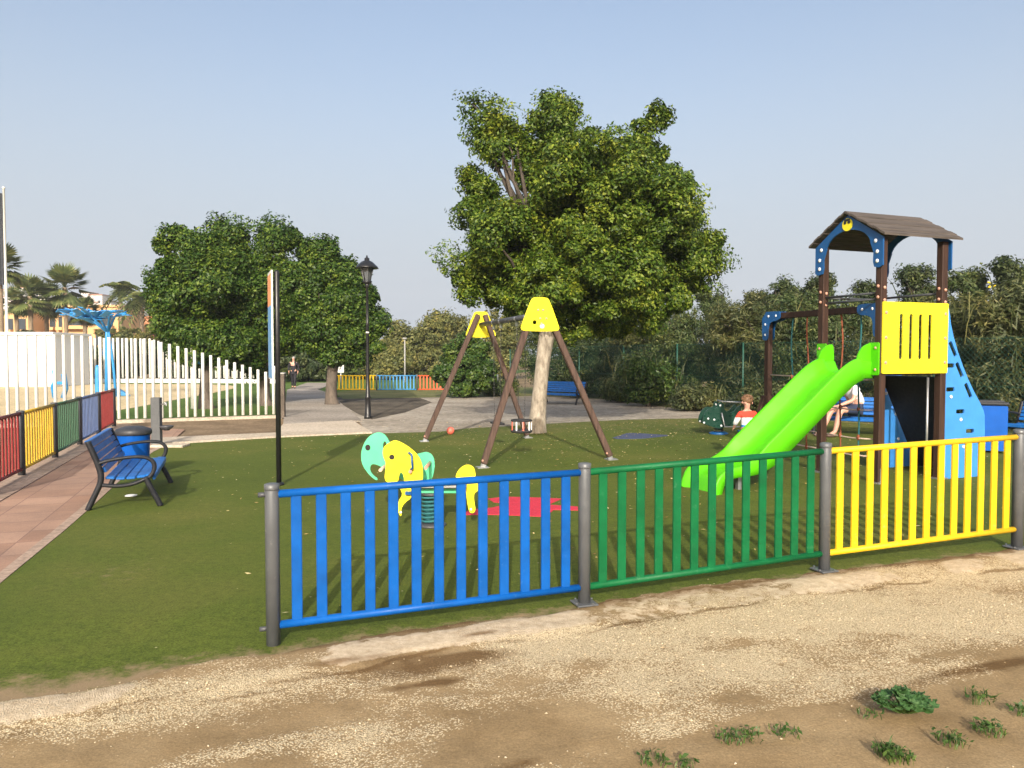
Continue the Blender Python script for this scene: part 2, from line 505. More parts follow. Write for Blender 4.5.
def paving_material():
    m, nt, b = new_mat('red rubber paving tiles')
    v = coords(nt, (1, 1, 1), (0, 0, R(-19.3)))
    br = N(nt, 'ShaderNodeTexBrick')
    br.offset = 0.0; br.squash = 1.0
    br.inputs['Scale'].default_value = 1.0
    br.inputs['Brick Width'].default_value = .5; br.inputs['Row Height'].default_value = .5
    br.inputs['Mortar Size'].default_value = .008; br.inputs['Mortar Smooth'].default_value = .2
    br.inputs['Color1'].default_value = (.27, .158, .108, 1); br.inputs['Color2'].default_value = (.36, .23, .165, 1)
    br.inputs['Mortar'].default_value = (.22, .13, .10, 1)
    nt.links.new(v, br.inputs['Vector'])
    f = ramp(nt, noise(nt, v, 1.1, 6, .65), [(.3, (.74, .75, .76)), (.7, (1.2, 1.17, 1.12))])
    f2 = ramp(nt, noise(nt, v, 60, 3, .7), [(.3, (.85, .85, .85)), (.7, (1.12, 1.12, 1.12))])
    col = mix(nt, 1.0, mix(nt, 1.0, br.outputs['Color'], f, 'MULTIPLY'), f2, 'MULTIPLY')
    nt.links.new(col, b.inputs['Base Color'])
    b.inputs['Roughness'].default_value = .9
    bump(nt, b, noise(nt, v, 80, 3), .3, .004)
    return m
M['paving'] = paving_material()

def shirt_material():
    m, nt, b = new_mat('red white blue striped shirt')
    tc = N(nt, 'ShaderNodeTexCoord'); sp = N(nt, 'ShaderNodeSeparateXYZ')
    nt.links.new(tc.outputs['Object'], sp.inputs[0])
    r = N(nt, 'ShaderNodeValToRGB'); r.color_ramp.interpolation = 'CONSTANT'
    e = r.color_ramp.elements
    e[0].position = 0; e[0].color = (.02, .26, .62, 1)
    e[1].position = .545; e[1].color = (.78, .77, .78, 1)
    x = e.new(.665); x.color = (.72, .055, .03, 1)
    nt.links.new(sp.outputs['Z'], r.inputs['Fac'])
    nt.links.new(r.outputs['Color'], b.inputs['Base Color'])
    b.inputs['Roughness'].default_value = .85
    return m
M['shirt'] = shirt_material()

# ------------------------------------------------------------------ value noise for shaped covers
rng0 = np.random.default_rng(3)
GRID = rng0.random((256, 256))
def vnoise(x, y):
    xi = np.floor(x).astype(int); yi = np.floor(y).astype(int)
    fx = x - xi; fy = y - yi
    fx = fx * fx * (3 - 2 * fx); fy = fy * fy * (3 - 2 * fy)
    g = lambda a, b: GRID[a % 256, b % 256]
    return (g(xi, yi) * (1 - fx) + g(xi + 1, yi) * fx) * (1 - fy) + (g(xi, yi + 1) * (1 - fx) + g(xi + 1, yi + 1) * fx) * fy
def fbm(x, y, o=5):
    s = 0; a = .5; t = 0
    for i in range(o):
        s = s + a * vnoise(x * 2 ** i + 17 * i, y * 2 ** i + 31 * i); t += a; a *= .55
    return s / t

# ------------------------------------------------------------------ flat sheets
def sheet(name, poly, off, mat, kind='structure', th=0.0):
    bm = bmesh.new()
    vs = [bm.verts.new((p[0], p[1], 0)) for p in poly]
    f = bm.faces.new(vs)
    f.normal_update()
    if f.normal.z < 0: f.normal_flip()
    for x in (-.5, 2.9):
        bmesh.ops.bisect_plane(bm, geom=bm.verts[:] + bm.edges[:] + bm.faces[:], plane_co=(x, 0, 0), plane_no=(1, 0, 0))
    bmesh.ops.triangulate(bm, faces=bm.faces[:])
    for v in bm.verts: v.co.z = gz(v.co.x) + off
    if th:
        r = bmesh.ops.extrude_face_region(bm, geom=bm.faces[:])
        for g in r['geom']:
            if isinstance(g, bmesh.types.BMVert): g.co.z += th
        bmesh.ops.recalc_face_normals(bm, faces=bm.faces[:])
    me = bpy.data.meshes.new(name); bm.to_mesh(me); bm.free()
    o = link(name, me, mat)
    if kind: o['kind'] = kind
    return o

def gp(*pts): return [tuple(ground_at(x, y)[:2]) for x, y in pts]

# fence line along the front
FD = Vector((1, .34, 0)).normalized()
def front_y(x): return 4.5 + .34 * (x + 1.43)

def far_ground():
    # ground sheet that reaches the horizon, with a low rise on the far left
    xs = [-900, -500, -300, -150, -60, -30, -12, -.5, 2.9, 6, 20, 60, 150, 400, 900]
    ys = [-40, -5, 3, 20, 60, 120, 200, 300, 420, 520, 700]
    mb = MB(); n = len(ys)
    vs = [(x, y, gz(x) - .05) for x in xs for y in ys]
    fs = [[i * n + j, (i + 1) * n + j, (i + 1) * n + j + 1, i * n + j + 1] for i in range(len(xs) - 1) for j in range(n - 1)]
    mb.add(vs, fs)
    o = mb.build('ground', M['earth']); o['kind'] = 'structure'
far_ground()

# playground turf
turf_poly = [(-3.9, front_y(-3.9) - .52), (-2.8, front_y(-2.8) - .52), (-2.2, front_y(-2.2) - .50), (-1.7, front_y(-1.7) - .36), (-1.25, front_y(-1.25) - .24), (-.5, front_y(-.5) - .24), (2, front_y(2) - .24), (4.3, front_y(4.3) - .24), (6, front_y(6) - .24), (9.5, front_y(9.5)), (13.5, 10.2),
             (9.2, 17.6), (7.0, 20.5)] + gp((650, 419), (560, 423), (470, 428), (440, 431.5), (372, 433.5), (280, 437.5), (166, 444.5)) + \
            gp((150, 452), (128, 470), (108, 488), (88, 506), (60, 530), (30, 554), (0, 578)) + [(-3.85, 5.2), (-3.85, 4.4)]
def turf():
    bm = bmesh.new()
    vs = [bm.verts.new((p[0], p[1], 0)) for p in turf_poly]
    f = bm.faces.new(vs); f.normal_update()
    if f.normal.z < 0: f.normal_flip()
    for x in list(np.arange(-8, 13, .5)) + [2.9]:
        bmesh.ops.bisect_plane(bm, geom=bm.verts[:] + bm.edges[:] + bm.faces[:], plane_co=(x, 0, 0), plane_no=(1, 0, 0))
    for y in list(np.arange(3.2, 8, .25)) + list(np.arange(8, 22, 2)):
        bmesh.ops.bisect_plane(bm, geom=bm.verts[:] + bm.edges[:] + bm.faces[:], plane_co=(0, y, 0), plane_no=(0, 1, 0))
    bmesh.ops.triangulate(bm, faces=bm.faces[:])
    lay = bm.verts.layers.float.new('dust')
    for v in bm.verts:
        d = v.co.y - front_y(v.co.x)
        left = max(0, min(1, (-.9 - v.co.x) / .9))
        k = max(0, 1 - max(d + .40 * left, 0) / (.22 + .42 * left)) * (.46 + .20 * left)
        k = max(k, .34 * max(0, 1 - abs(v.co.x + 3.2) / 1.2) * max(0, 1 - abs(v.co.y - 6.0) / 2))
        far = max(0, min(1, (v.co.y - 11) / 6)) * .30
        v[lay] = max(k, far)
        v.co.z = gz(v.co.x) - .022 * max(0, min(1, 1 - d / .8))
    me = bpy.data.meshes.new('turf'); bm.to_mesh(me); bm.free()
    o = link('turf', me, M['turf']); o['kind'] = 'structure'
turf()

# the sandy strip in the foreground: a fine relief with shaped covers
P_POSTS = [(x, front_y(x)) for x in (-1.43, .495, 2.406, 4.325)]
def foreground():
    x0, x1, y0, y1, st = -5.2, 7.6, .6, 7.9, .03
    xs = np.arange(x0, x1, st); ys = np.arange(y0, y1, st)
    X, Y = np.meshgrid(xs, ys, indexing='ij')
    G = .022 * np.clip(X + .5, 0, 3.4)
    d = Y - (4.5 + .34 * (X + 1.43))             # >0 beyond the fence line
    G = G - .022 * np.clip(1 - d / .8, 0, 1)
    Z = G + .014 * (fbm(X * 1.1, Y * 1.1) - .5) * 2 + .006 * (fbm(X * 6, Y * 6, 3) - .5) * 2
    # beyond the line it dives under the turf; on the left it washes over the edge
    left = np.clip((-1.25 - X) / 1.0, 0, 1)
    edge = -.10 + .34 * (fbm(X * 2.3 + 9, Y * 2.3, 5) - .5) - .27 * left + .10 * np.clip((X - .2) / .6, 0, 1)
    rise = np.clip((edge - d) / .12, -1, 1)
    lip = np.clip((d - edge + .45) / .15, 0, 1)                 # the sand laps over the turf edge
    Z = Z * (1 - lip) + lip * (G + .007 + .010 * (fbm(X * 5, Y * 5 + 3, 4) - .35))
    Z = Z + np.where(rise < 0, rise * .035, 0)
    Z = np.where(d > .35, G - .035, Z)
    cover = .30 + .90 * (fbm(X * 1.1 + 4, Y * 1.9 + 2, 6) - .5) * 2
    damp_shadow = np.zeros_like(X); crust = np.zeros_like(X)
    def blob(arr, px, py, rx, ry, val, rot=0.0, soft=.6):
        c = ground_at(px, py)
        wob = .5 * (fbm(X * 2.5 + px, Y * 2.5 + py, 4) - .5)
        u = (X - c.x) * math.cos(rot) + (Y - c.y) * math.sin(rot)
        v = -(X - c.x) * math.sin(rot) + (Y - c.y) * math.cos(rot)
        r = np.sqrt((u / rx) ** 2 + (v / ry) ** 2) + wob
        k = np.clip((1 - r) / soft, 0, 1)
        arr += val * k
    sl = math.atan(.34)
    for a in [(560, 640, .75, .35, .42), (700, 625, 1.0, .45, .40), (900, 600, 1.5, .5, .38), (960, 640, .9, .35, .35), (800, 660, .8, .35, .34), (640, 690, .5, .22, .30),
              (690, 715, .35, .16, .35), (120, 690, 1.2, .16, .32), (250, 685, .7, .2, .28), (330, 735, .55, .2, .34), (420, 700, .3, .15, .22), (60, 720, .4, .14, .15), (860, 680, .7, .2, .3)]:
        blob(cover, a[0], a[1], a[2], a[3], a[4], sl)
    for a in [(520, 735, .55, .28, -.75), (430, 655, .55, .16, -.5), (120, 745, .75, .22, -.45), (900, 735, 1.3, .28, -1.1), (700, 750, .6, .18, -.8), (1000, 690, .7, .18, -.9), (1000, 750, .6, .3, -1.2), (860, 765, .5, .2, -.9), (780, 715, .45, .10, -.75),
              (730, 640, .28, .1, -.35), (590, 660, .2, .1, -.3), (820, 622, .25, .08, -.3), (20, 690, .5, .1, -.2), (250, 760, .4, .14, -.35), (930, 655, .2, .08, -.4), (350, 640, .5, .1, -.4)]:
        blob(cover, a[0], a[1], a[2], a[3], a[4], sl)
    for a in [(440, 660, .55, .17, .75), (250, 690, .45, .03, .5), (960, 668, .7, .06, .55), (880, 690, .5, .05, .45), (345, 660, .3, .07, .4), (1010, 660, .3, .08, .5), (300, 675, .5, .035, .5), (30, 685, .5, .03, .4), (520, 758, .12, .07, .5)]:  # damp streaks; the last entry paints in the camera holder's shadow
        blob(damp_shadow, a[0], a[1], a[2], a[3], a[4], sl, .8)
    for a in [(465, 653, .22, .10, .6), (445, 677, .20, .06, .6), (411, 682, .22, .05, .5), (480, 633, .16, .05, .6), (396, 655, .3, .10, .3), (330, 660, .2, .05, .3)]:
        blob(damp_shadow, a[0], a[1], a[2], a[3], a[4], sl, .7)
        blob(cover, a[0], a[1], a[2], a[3], -.4, sl, .7)
    # broken cement haunch along the fence
    dd = d - np.minimum(edge + .11, 0) + .05 * (fbm(X * 3, Y * 3 + 5, 5) - .5) * 2
    haunch = np.clip(1 - np.abs(dd + .27) / .19, 0, 1)
    seg = np.clip((fbm(X * 1.3 + 40, Y * .4, 4) - .40) * 6, 0, 1)
    crust += np.clip(haunch * 2, 0, 1) * seg * .95
    Z += np.clip(haunch * 2, 0, 1) * seg * .012
    under = np.clip(1 - np.abs(dd + .03) / .14, 0, 1) * (X > -1.3)
    damp_shadow += under * .55  # darker, barer strip along the foot of the fence
    cover -= under * .6
    crack = np.clip(1 - np.abs(dd + .47 + .05 * np.sin(X * 5)) / .03, 0, 1) * np.clip((fbm(X * 1.5, Y + 77, 3) - .42) * 6, 0, 1)
    right = np.clip((X - .35) / .3, 0, 1) * (d < 0)
    apron = np.clip((dd + .46) / .04, 0, 1) * right
    crust = np.maximum(crust, apron * (.28 + .75 * (fbm(X * 1.7 + 3, Y * 1.7 + 60, 5) - .3)))
    cover = cover - apron * .22
    wav = dd + .47 + .035 * (fbm(X * 4, Y * 0 + 9, 4) - .5) * 2
    damp_shadow += (np.clip(1 - np.abs(wav) / .03, 0, 1) * right * np.clip((fbm(X * 2.2 + 70, Y * 2.2, 4) - .42) * 5, 0, .85) + crack * .6) * .9
    n = len(ys); N_ = X.size
    V = np.stack([X.ravel(), Y.ravel(), Z.ravel()], 1)
    idx = np.arange(N_).reshape(X.shape)
    F = np.stack([idx[:-1, :-1].ravel(), idx[1:, :-1].ravel(), idx[1:, 1:].ravel(), idx[:-1, 1:].ravel()], 1)
    me = bpy.data.meshes.new('sand')
    me.vertices.add(N_); me.vertices.foreach_set('co', V.ravel())
    me.loops.add(F.size); me.loops.foreach_set('vertex_index', F.ravel())
    me.polygons.add(len(F)); me.polygons.foreach_set('loop_start', np.arange(0, F.size, 4)); me.polygons.foreach_set('loop_total', np.full(len(F), 4))
    me.polygons.foreach_set('use_smooth', np.ones(len(F), bool))
    me.update(); me.validate()
    for nm, A in (('cover', np.clip(cover, -.6, 1)), ('damp_shadow', np.clip(damp_shadow, 0, 1)), ('crust', np.clip(crust, 0, 1))):
        a = me.attributes.new(nm, 'FLOAT', 'POINT'); a.data.foreach_set('value', A.ravel().astype(np.float32))
    o = link('sand', me, M['sand']); o['kind'] = 'structure'
    # loose stones lying where the cover is rich
    rng = np.random.default_rng(11)
    mb_v = []; mb_f = []
    oct_v = np.array([(1, 0, 0), (0, 1, 0), (-1, 0, 0), (0, -1, 0), (0, 0, 1), (0, 0, -1)], float)
    oct_f = np.array([(0, 1, 4), (1, 2, 4), (2, 3, 4), (3, 0, 4), (1, 0, 5), (2, 1, 5), (3, 2, 5), (0, 3, 5)])
    ii = rng.integers(0, X.shape[0] - 1, 90000); jj = rng.integers(0, X.shape[1] - 1, 90000)
    k = (cover[ii, jj] + .5 * (rng.random(90000) - .5) > .42 - .9 * (rng.random(90000) < .05)) & (d[ii, jj] < -.03) & (Y[ii, jj] > 2.6) & (crust[ii, jj] < .3)
    ii, jj = ii[k][:17000], jj[k][:17000]
    for a, (i, j) in enumerate(zip(ii, jj)):
        s = .0022 + .0055 * rng.random() ** 3
        sc3 = s * np.array([1 + .6 * rng.random(), .7 + .5 * rng.random(), .5 + .3 * rng.random()])
        vv = oct_v * sc3 * (1 + .35 * (rng.random((6, 1)) - .5))
        t = rng.random() * 6.28; c_, s_ = math.cos(t), math.sin(t)
        vv = np.stack([vv[:, 0] * c_ - vv[:, 1] * s_, vv[:, 0] * s_ + vv[:, 1] * c_, vv[:, 2]], 1)
        vv += (X[i, j] + st * rng.random(), Y[i, j] + st * rng.random(), Z[i, j] + s * .25)
        mb_v.append(vv); mb_f.append(oct_f + 6 * a)
    fast_mesh('pebbles', np.concatenate(mb_v), np.concatenate(mb_f), M['stone'], kind='stuff')

def fast_mesh(name, V, F, mat, parent=None, kind=None, loc=(0, 0, 0), smooth=False):
    me = bpy.data.meshes.new(name)
    k = F.shape[1]
    me.vertices.add(len(V)); me.vertices.foreach_set('co', np.ascontiguousarray(V, np.float32).ravel())
    me.loops.add(F.size); me.loops.foreach_set('vertex_index', np.ascontiguousarray(F, np.int32).ravel())
    me.polygons.add(len(F)); me.polygons.foreach_set('loop_start', np.arange(0, F.size, k)); me.polygons.foreach_set('loop_total', np.full(len(F), k))
    if smooth: me.polygons.foreach_set('use_smooth', np.ones(len(F), bool))
    me.update(); me.validate()
    o = link(name, me, mat, parent, loc)
    if kind: o['kind'] = kind
    return o

def stone_mat():
    m, nt, b = new_mat('pale limestone chips')
    g = N(nt, 'ShaderNodeNewGeometry')
    nt.links.new(ramp(nt, g.outputs['Random Per Island'], [(0, (.34, .26, .16)), (.5, (.48, .39, .25)), (1, (.62, .52, .37))]), b.inputs['Base Color'])
    b.inputs['Roughness'].default_value = .95
    return m
M['stone'] = stone_mat()
foreground()

# left paving, kerb, planter soil, paths, gravel, lawn
FL = Vector((-.331, .944, 0))                   # left colour fence direction
FP = Vector((-7.0, 10.8, 0))
e0 = FP - FL * 8.2; e1 = FP + FL * 8.6
paving_poly = [(e0.x + .3, e0.y), (-3.85, 3.2), (-3.85, 5.2)] + gp((0, 578), (30, 554), (60, 530), (88, 506), (108, 488), (128, 470), (150, 452), (166, 444.5), (172, 441)) + [(e1.x + 2.2, e1.y - 1.2), (e1.x + .28, e1.y)]
sheet('paving', paving_poly, .004, M['paving'])
q = Vector((.944, .331, 0))
sheet('fence_footing', [(e0 - q * .25)[:2], (e0 + q * .30)[:2], (e1 + q * .30)[:2], (e1 - q * .25)[:2]], -.03, M['footing'], th=.045)
# edging band where tiles meet turf
edge_pts = [ground_at(x, y) for x, y in ((-60, 628), (0, 578), (30, 554), (60, 530), (88, 506), (108, 488), (128, 470), (150, 452), (166, 444.5))]
def band(name, pts, w, off, th, mat):
    L, Rr = [], []
    for i, p in enumerate(pts):
        dd = (pts[min(i + 1, len(pts) - 1)] - pts[max(i - 1, 0)]); dd.z = 0; dd.normalize()
        nn = Vector((-dd.y, dd.x, 0))
        L.append(p + nn * w / 2); Rr.append(p - nn * w / 2)
    mb = MB()
    n = len(pts)
    vs = [(p.x, p.y, gz(p.x) + off) for p in L] + [(p.x, p.y, gz(p.x) + off) for p in Rr] + [(p.x, p.y, gz(p.x) + off + th) for p in L] + [(p.x, p.y, gz(p.x) + off + th) for p in Rr]
    fs = []
    for i in range(n - 1):
        fs += [[2 * n + i, 3 * n + i, 3 * n + i + 1, 2 * n + i + 1], [i, 2 * n + i, 2 * n + i + 1, i + 1], [n + i, n + i + 1, 3 * n + i + 1, 3 * n + i]]
    fs += [[0, n, 3 * n, 2 * n], [n - 1, 3 * n - 1, 4 * n - 1, n + n - 1][::-1]]
    mb.add(vs, fs)
    o = mb.build(name, mat); o['kind'] = 'structure'
    return o
band('paving_edge', edge_pts, .10, -.02, .026, M['footing'])
sheet('lawn', [(-45, 17.5)] + [(-12.8, 18.9), (-6.5, 21.6)] + [(-6.7, 30), (-9.6, 38), (-12, 62), (-60, 62), (-60, 20)], -.036, M['lawn'])
sheet('far_lawn', gp((250, 389)) + [(-14, 62), (-20, 100), (4, 100), (-3, 60)] + gp((400, 395), (335, 397)), -.042, M['lawn'])
sheet('gravel', gp((372, 434), (440, 432), (470, 428.5), (560, 423.5), (652, 420), (700, 418)) + [(7.8, 21), (3, 36), (-5.0, 36)] + gp((320, 398), (352, 412), (362, 425)), -.016, M['gravel'])
sheet('dry_grass', [(-8.6, 36.6), (-6.9, 31.0), (-2.5, 32.5), (1.5, 33.0), (5, 33), (3, 40), (-8, 40)], -.010, M['dry_grass'])
sheet('verge', [(3.6, 29.5), (5.2, 24.3), (6.9, 21.2), (9.4, 17.0), (12.4, 11), (22, 11), (22, 42), (0, 42), (0, 34)], -.008, M['dry_grass'])
sheet('planter_soil', gp((160, 437), (275, 433)) + [(-6.55, 21.35), (-10.5, 19.5)] + gp((135, 430)), -.02, M['soil'])
sheet('pavement', gp((163, 444), (280, 437), (372, 433), (352, 421), (283, 425), (276, 433.5), (160, 438.5)), -.03, M['concrete'], th=.055)
sheet('dark_patch', gp((322, 397.5), (345, 397), (420, 397.5), (432, 402), (405, 412), (372, 419), (357, 413), (342, 404)), -.011, M['ground_patch'])  # a patch of ground darker than the gravel, beside the lamp
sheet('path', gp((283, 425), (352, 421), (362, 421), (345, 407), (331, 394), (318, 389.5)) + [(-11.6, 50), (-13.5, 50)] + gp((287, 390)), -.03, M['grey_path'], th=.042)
sheet('splash_pad', smooth_poly(gp((-60, 432), (0, 425), (60, 418), (125, 408.5), (175, 399), (215, 392), (240, 386.5), (225, 384), (150, 383.3), (0, 383.5), (-150, 386)), 2), -.03, M['wet'])
band('fence_wall_base', [Vector((-14.5, 18.0, 0)), Vector((-12.6, 18.85, 0)), Vector((-10.05, 20.0, 0)), Vector((-6.5, 21.6, 0))], .3, -.05, .10, M['concrete'])

# ------------------------------------------------------------------ colourful fences
def fence_post(p, label, group, r=.042, h=.962, mat='steel', plate=True, foot=0.0):
    t = thing('fence_post', p, label, 'fence post', group)
    MB().lathe([(r, -.06), (r, h - .012), (r * .9, h), (r * .55, h + .004)], n=18).build('tube', M[mat], t)
    MB().lathe([(r * 1.03, h - .03), (r * 1.06, h - .022), (r * 1.06, h + .004), (r * .6, h + .010)], n=18).build('cap', M[mat], t)
    if plate:
        bp = MB().box((0, 0, foot + .006), (.15, .15, .012), Matrix.Rotation(math.atan(.34), 4, 'Z'), .003)
        for sx in (-1, 1):
            for sy in (-1, 1): bp.tube([(sx * .056, sy * .056, foot + .010), (sx * .056, sy * .056, foot + .022)], .008, 6)
        bp.build('base_plate', M[mat], t)
    return t

_bars = {}
def fence_panel(p0, p1, mat, label, group, nb=13, h=.905, low=.10, bw=.062, stub=0.0, rr=.024):
    p0, p1 = Vector(p0), Vector(p1)
    t = thing('barred_fence', p0, label, 'fence panel', group)
    d = p1 - p0
    u = d.normalized()
    a = math.atan2(d.y, d.x)
    e = .036
    for z, st in ((h, stub), (low, stub)):
        MB().tube([u * (e - st) + Vector((0, 0, z)), d - u * e + Vector((0, 0, z))], rr, 10).build('rail', mat, t)
    key = (mat.name, round(bw, 3), round(h - low, 3))
    if key not in _bars:
        _bars[key] = MB().box((0, 0, 0), (bw, .022, h - low - .02), None, .004).mesh('bar')
    for k in range(nb):
        f = (k + .95) / (nb + .9)
        p = d * f + Vector((0, 0, (h + low) / 2))
        link('bar', _bars[key], mat, t, p, a)
    return t

P = [Vector((x, front_y(x), gz(x))) for x in (-1.43, .495, 2.406, 4.325)]
P[0].z = -.022; P[1].z = .010; P[2].z = .074; P[3].z = .115
fence_post(P[0], 'grey round fence post at the free left end of the blue front fence', 'round grey posts of the front fence', plate=False)
for z_ in (.905, .10): MB().tube([(-.075, -.026, z_), (-.02, -.007, z_)], .015, 8).build('rail_stub', M['dark_steel'], bpy.data.objects['fence_post'])
fence_post(P[1], 'grey round fence post between the blue and the green front fence panels', 'round grey posts of the front fence')
fence_post(P[2], 'grey round fence post between the green and the yellow front fence panels', 'round grey posts of the front fence', foot=-.018)
fence_post(P[3], 'grey round fence post at the right end of the yellow front fence', 'round grey posts of the front fence', r=.046, foot=-.048)
fence_panel(P[0], P[1], M['blue'], 'bright blue barred fence panel in the foreground', 'panels of the front fence', stub=0, low=.115)
fence_panel(P[1], P[2], M['green'], 'dark green barred fence panel in the foreground, right of the blue one', 'panels of the front fence', low=.115)
fence_panel(P[2], P[3], M['yellow'], 'bright yellow barred fence panel in the foreground, before the slide tower', 'panels of the front fence', low=.115)

# left run
lp = [FP + FL * (2.02 * k) for k in range(-2, 5)]
names = ['red fence panel at the left edge, nearest of the left run', None]
cfg = [('shaded_yellow', 'yellow fence panel nearest the camera along the tiled path'), ('shaded_red', 'dark red fence panel cut by the left frame edge beside the tiled path'),
       ('shaded_yellow', 'yellow fence panel of the left run, second from the frame edge'), ('left_green', 'dull green fence panel of the left run behind the blue bench'),
       ('left_blue', 'faded blue fence panel of the left run, next to its red end'), ('shaded_red', 'shaded red fence panel ending the left run, farthest along the path')]
for k, (c, lab) in enumerate(cfg):
    if k == 0: continue
    fence_panel(lp[k], lp[k + 1], M[c], lab, 'panels of the fence along the tiled path', h=.90, low=.10, bw=.05)
plab = {1: 'charcoal post at the outer start of the red fence panel beside the tiled path', 2: 'charcoal post between the red and yellow panels beside the tiled path',
        3: 'charcoal post between the yellow and dull green panels beside the tiled path', 4: 'charcoal post between the dull green and faded blue panels beside the tiled path',
        5: 'charcoal post between the faded blue and shaded red panels', 6: 'charcoal post ending the left fence in front of the white fence'}
for k in range(1, 7):
    fence_post(lp[k] + Vector((0, 0, .0)), plab[k], 'charcoal posts along the tiled path', r=.05, h=.93, mat='dark_steel', plate=False)

# far run
fx = [-8.35, -6.42, -4.5, -2.6, -.68, 1.2]
fcfg = [('yellow', 'far yellow fence panel beyond the lamp post and path'), ('far_blue', 'far blue fence panel between a yellow and a red one'), ('far_orange', 'far orange red fence panel left of the round bush'),
        ('green', 'far green fence panel peeping out behind the round bush'), ('far_blue', 'far blue fence panel right of the round bush, hidden by tree shade')]
for k, (c, lab) in enumerate(fcfg[:4]):
    fence_panel((fx[k] * 39 / 36, 39, -.06), (fx[k + 1] * 39 / 36, 39, -.06), M[c], lab, 'panels of the far coloured fence', nb=11, h=.80, bw=.075, rr=.03)
for k, lab in enumerate(['yellow far fence post at the free end of the far coloured fence', 'far fence post between the yellow and blue far panels', 'far fence post between the blue and orange red far panels', 'far fence post between the orange red and green far panels', 'far fence post at the right end of the green far panel']):
    fence_post((fx[k] * 39 / 36, 39, -.06), lab, 'posts of the far coloured fence', r=.045, h=.86, mat='steel', plate=False)

# ------------------------------------------------------------------ bench and bins
def make_bench(label):
    t = thing('park_bench', (0, 0, 0), label, 'bench', 'blue park benches with charcoal frames')
    L = 1.62
    s = MB()
    for k, (y, z) in enumerate(((-.13, .415), (-.03, .40), (.07, .40), (.17, .412), (.255, .425))):
        s.box((0, y, z), (L - .06, .088, .036), Matrix.Rotation([-.12, -.05, .03, .1, -.12][k], 4, 'X'), .008)
    s.box((0, .295, .40), (L - .06, .03, .075), None, .008)
    s.build('seat', M['bench_blue'], t)
    b = MB()
    for k in range(5):
        f = k / 4
        b.box((0, -.185 - .135 * f, .53 + .34 * f), (L - .06, .034, .075), Matrix.Rotation(R(20), 4, 'X'), .008)
    b.box((0, -.335, .915), (L - .06, .06, .04), Matrix.Rotation(R(10), 4, 'X'), .008)
    b.build('backrest', M['bench_blue'], t)
    for sx in (-1, 1):
        x = sx * L / 2
        f = MB()
        def sw(pts, w=.05, hh=.034):
            pts = smooth_poly(pts, 2, False)
            f.tube([(x, p[0], p[1]) for p in pts], w * .62, 6, True)
        sw([(-.34, 0), (-.27, .2), (-.20, .40), (-.23, .6), (-.33, .93)])
        sw([(.36, 0), (.32, .12), (.25, .3), (.22, .40)])
        sw([(-.20, .33), (-.05, .30), (.1, .32), (.24, .40)], .045)
        sw([(-.25, .62), (-.12, .67), (.1, .70), (.24, .685), (.31, .60), (.30, .48), (.25, .40)], .042)
        f.build('side_frame', M['bench_iron'], t)
    return t
bench = make_bench('blue slatted park bench with charcoal frame on the turf beside the tiled path')
bdir = Vector((.35, -.94, 0)).normalized()
bench_ang = math.atan2(bdir.y, bdir.x)
bench.scale = (1.04, 1.05, .82); bench.location = (-4.66, 9.28, .004); bench.rotation_euler = (0, 0, bench_ang)

def place_bench(x, y, facing, label):
    b = copy_tree(bench)
    b.location = (x, y, gz(x)); b.rotation_euler = (0, 0, math.atan2(-facing[0], facing[1]))
    b['label'] = label
    return b
place_bench(7.28, 15.9, (-.5, -.87), 'blue park bench behind the slide tower with a person in white on it')
place_bench(1.75, 27.0, (-.6, -.8), 'blue park bench in the shade behind the pale tree trunk')
place_bench(10.05, 13.9, (-.88, -.47), 'blue park bench at the right frame edge, only its armrest in view')

def make_bin(label, square=False):
    t = thing('litter_bin', (0, 0, 0), label, 'litter bin', 'blue litter bins with dark lids')
    if not square:
        MB().lathe([(.20, 0), (.205, .02), (.235, .66), (.24, .68)], n=28).build('body', M['bin_blue'], t)
        MB().lathe([(.255, .675), (.262, .69), (.262, .735), (.24, .765), (.14, .80), (.0, .81)], n=28).build('lid', M['bin_lid'], t)
        MB().lathe([(.21, -.005), (.215, .03), (.21, .05)], n=28).build('base_ring', M['bin_lid'], t)
    else:
        mb = MB()
        mb.plate(rounded(-.3, .04, .3, .80, .03), [], .52)
        mb.build('body', M['bin_blue'], t)
        mb = MB().box((0, 0, .835), (.66, .58, .05), None, .02)
        mb.box((0, 0, .87), (.5, .42, .03), None, .01)
        mb.build('lid', M['bin_lid'], t)
        for sx in (-1, 1): MB().tube([(sx * .24, .2, .06), (sx * .29, .2, .06)], .06, 12).build('wheel', M['rubber'], t)
    return t
bn = make_bin('round blue litter bin with dark lid behind the bench by the tiled path')
bn.location = (-5.37, 10.75, .004); bn.scale = (.92, .92, .89)
b2 = make_bin('square blue bin with dark lid right of the light blue climbing wall', True)
b2.scale = (.78, .8, 1); b2.location = (8.18, 13.0, gz(8.25)); b2.rotation_euler = (0, 0, R(-22))

# drinking fountain post
t = thing('drinking_fountain', ground_at(157, 446), 'grey slab drinking fountain post with tap, beyond the blue bin', 'drinking fountain')
mb = MB().box((0, 0, .46), (.17, .12, .94), None, .006); mb.build('slab', M['conc_post'], t)
mb = MB().tube([(.08, 0, .80), (.17, 0, .80), (.20, 0, .82)], .014, 8).tube([(.19, 0, .80), (.19, 0, .76)], .012, 8).tube([(.16, -.02, .83), (.2, .02, .83)], .010, 8)
mb.build('tap', M['galv'], t)
mb = MB().lathe([(.05, .30), (.12, .36), (.13, .39), (.11, .39), (.05, .33)], (.19, 0, 0), 14); mb.build('basin', M['dark_steel'], t)
MB().box((.28, -.1, .02), (.65, .34, .05), None, .008).build('base_slab', M['concrete'], t)

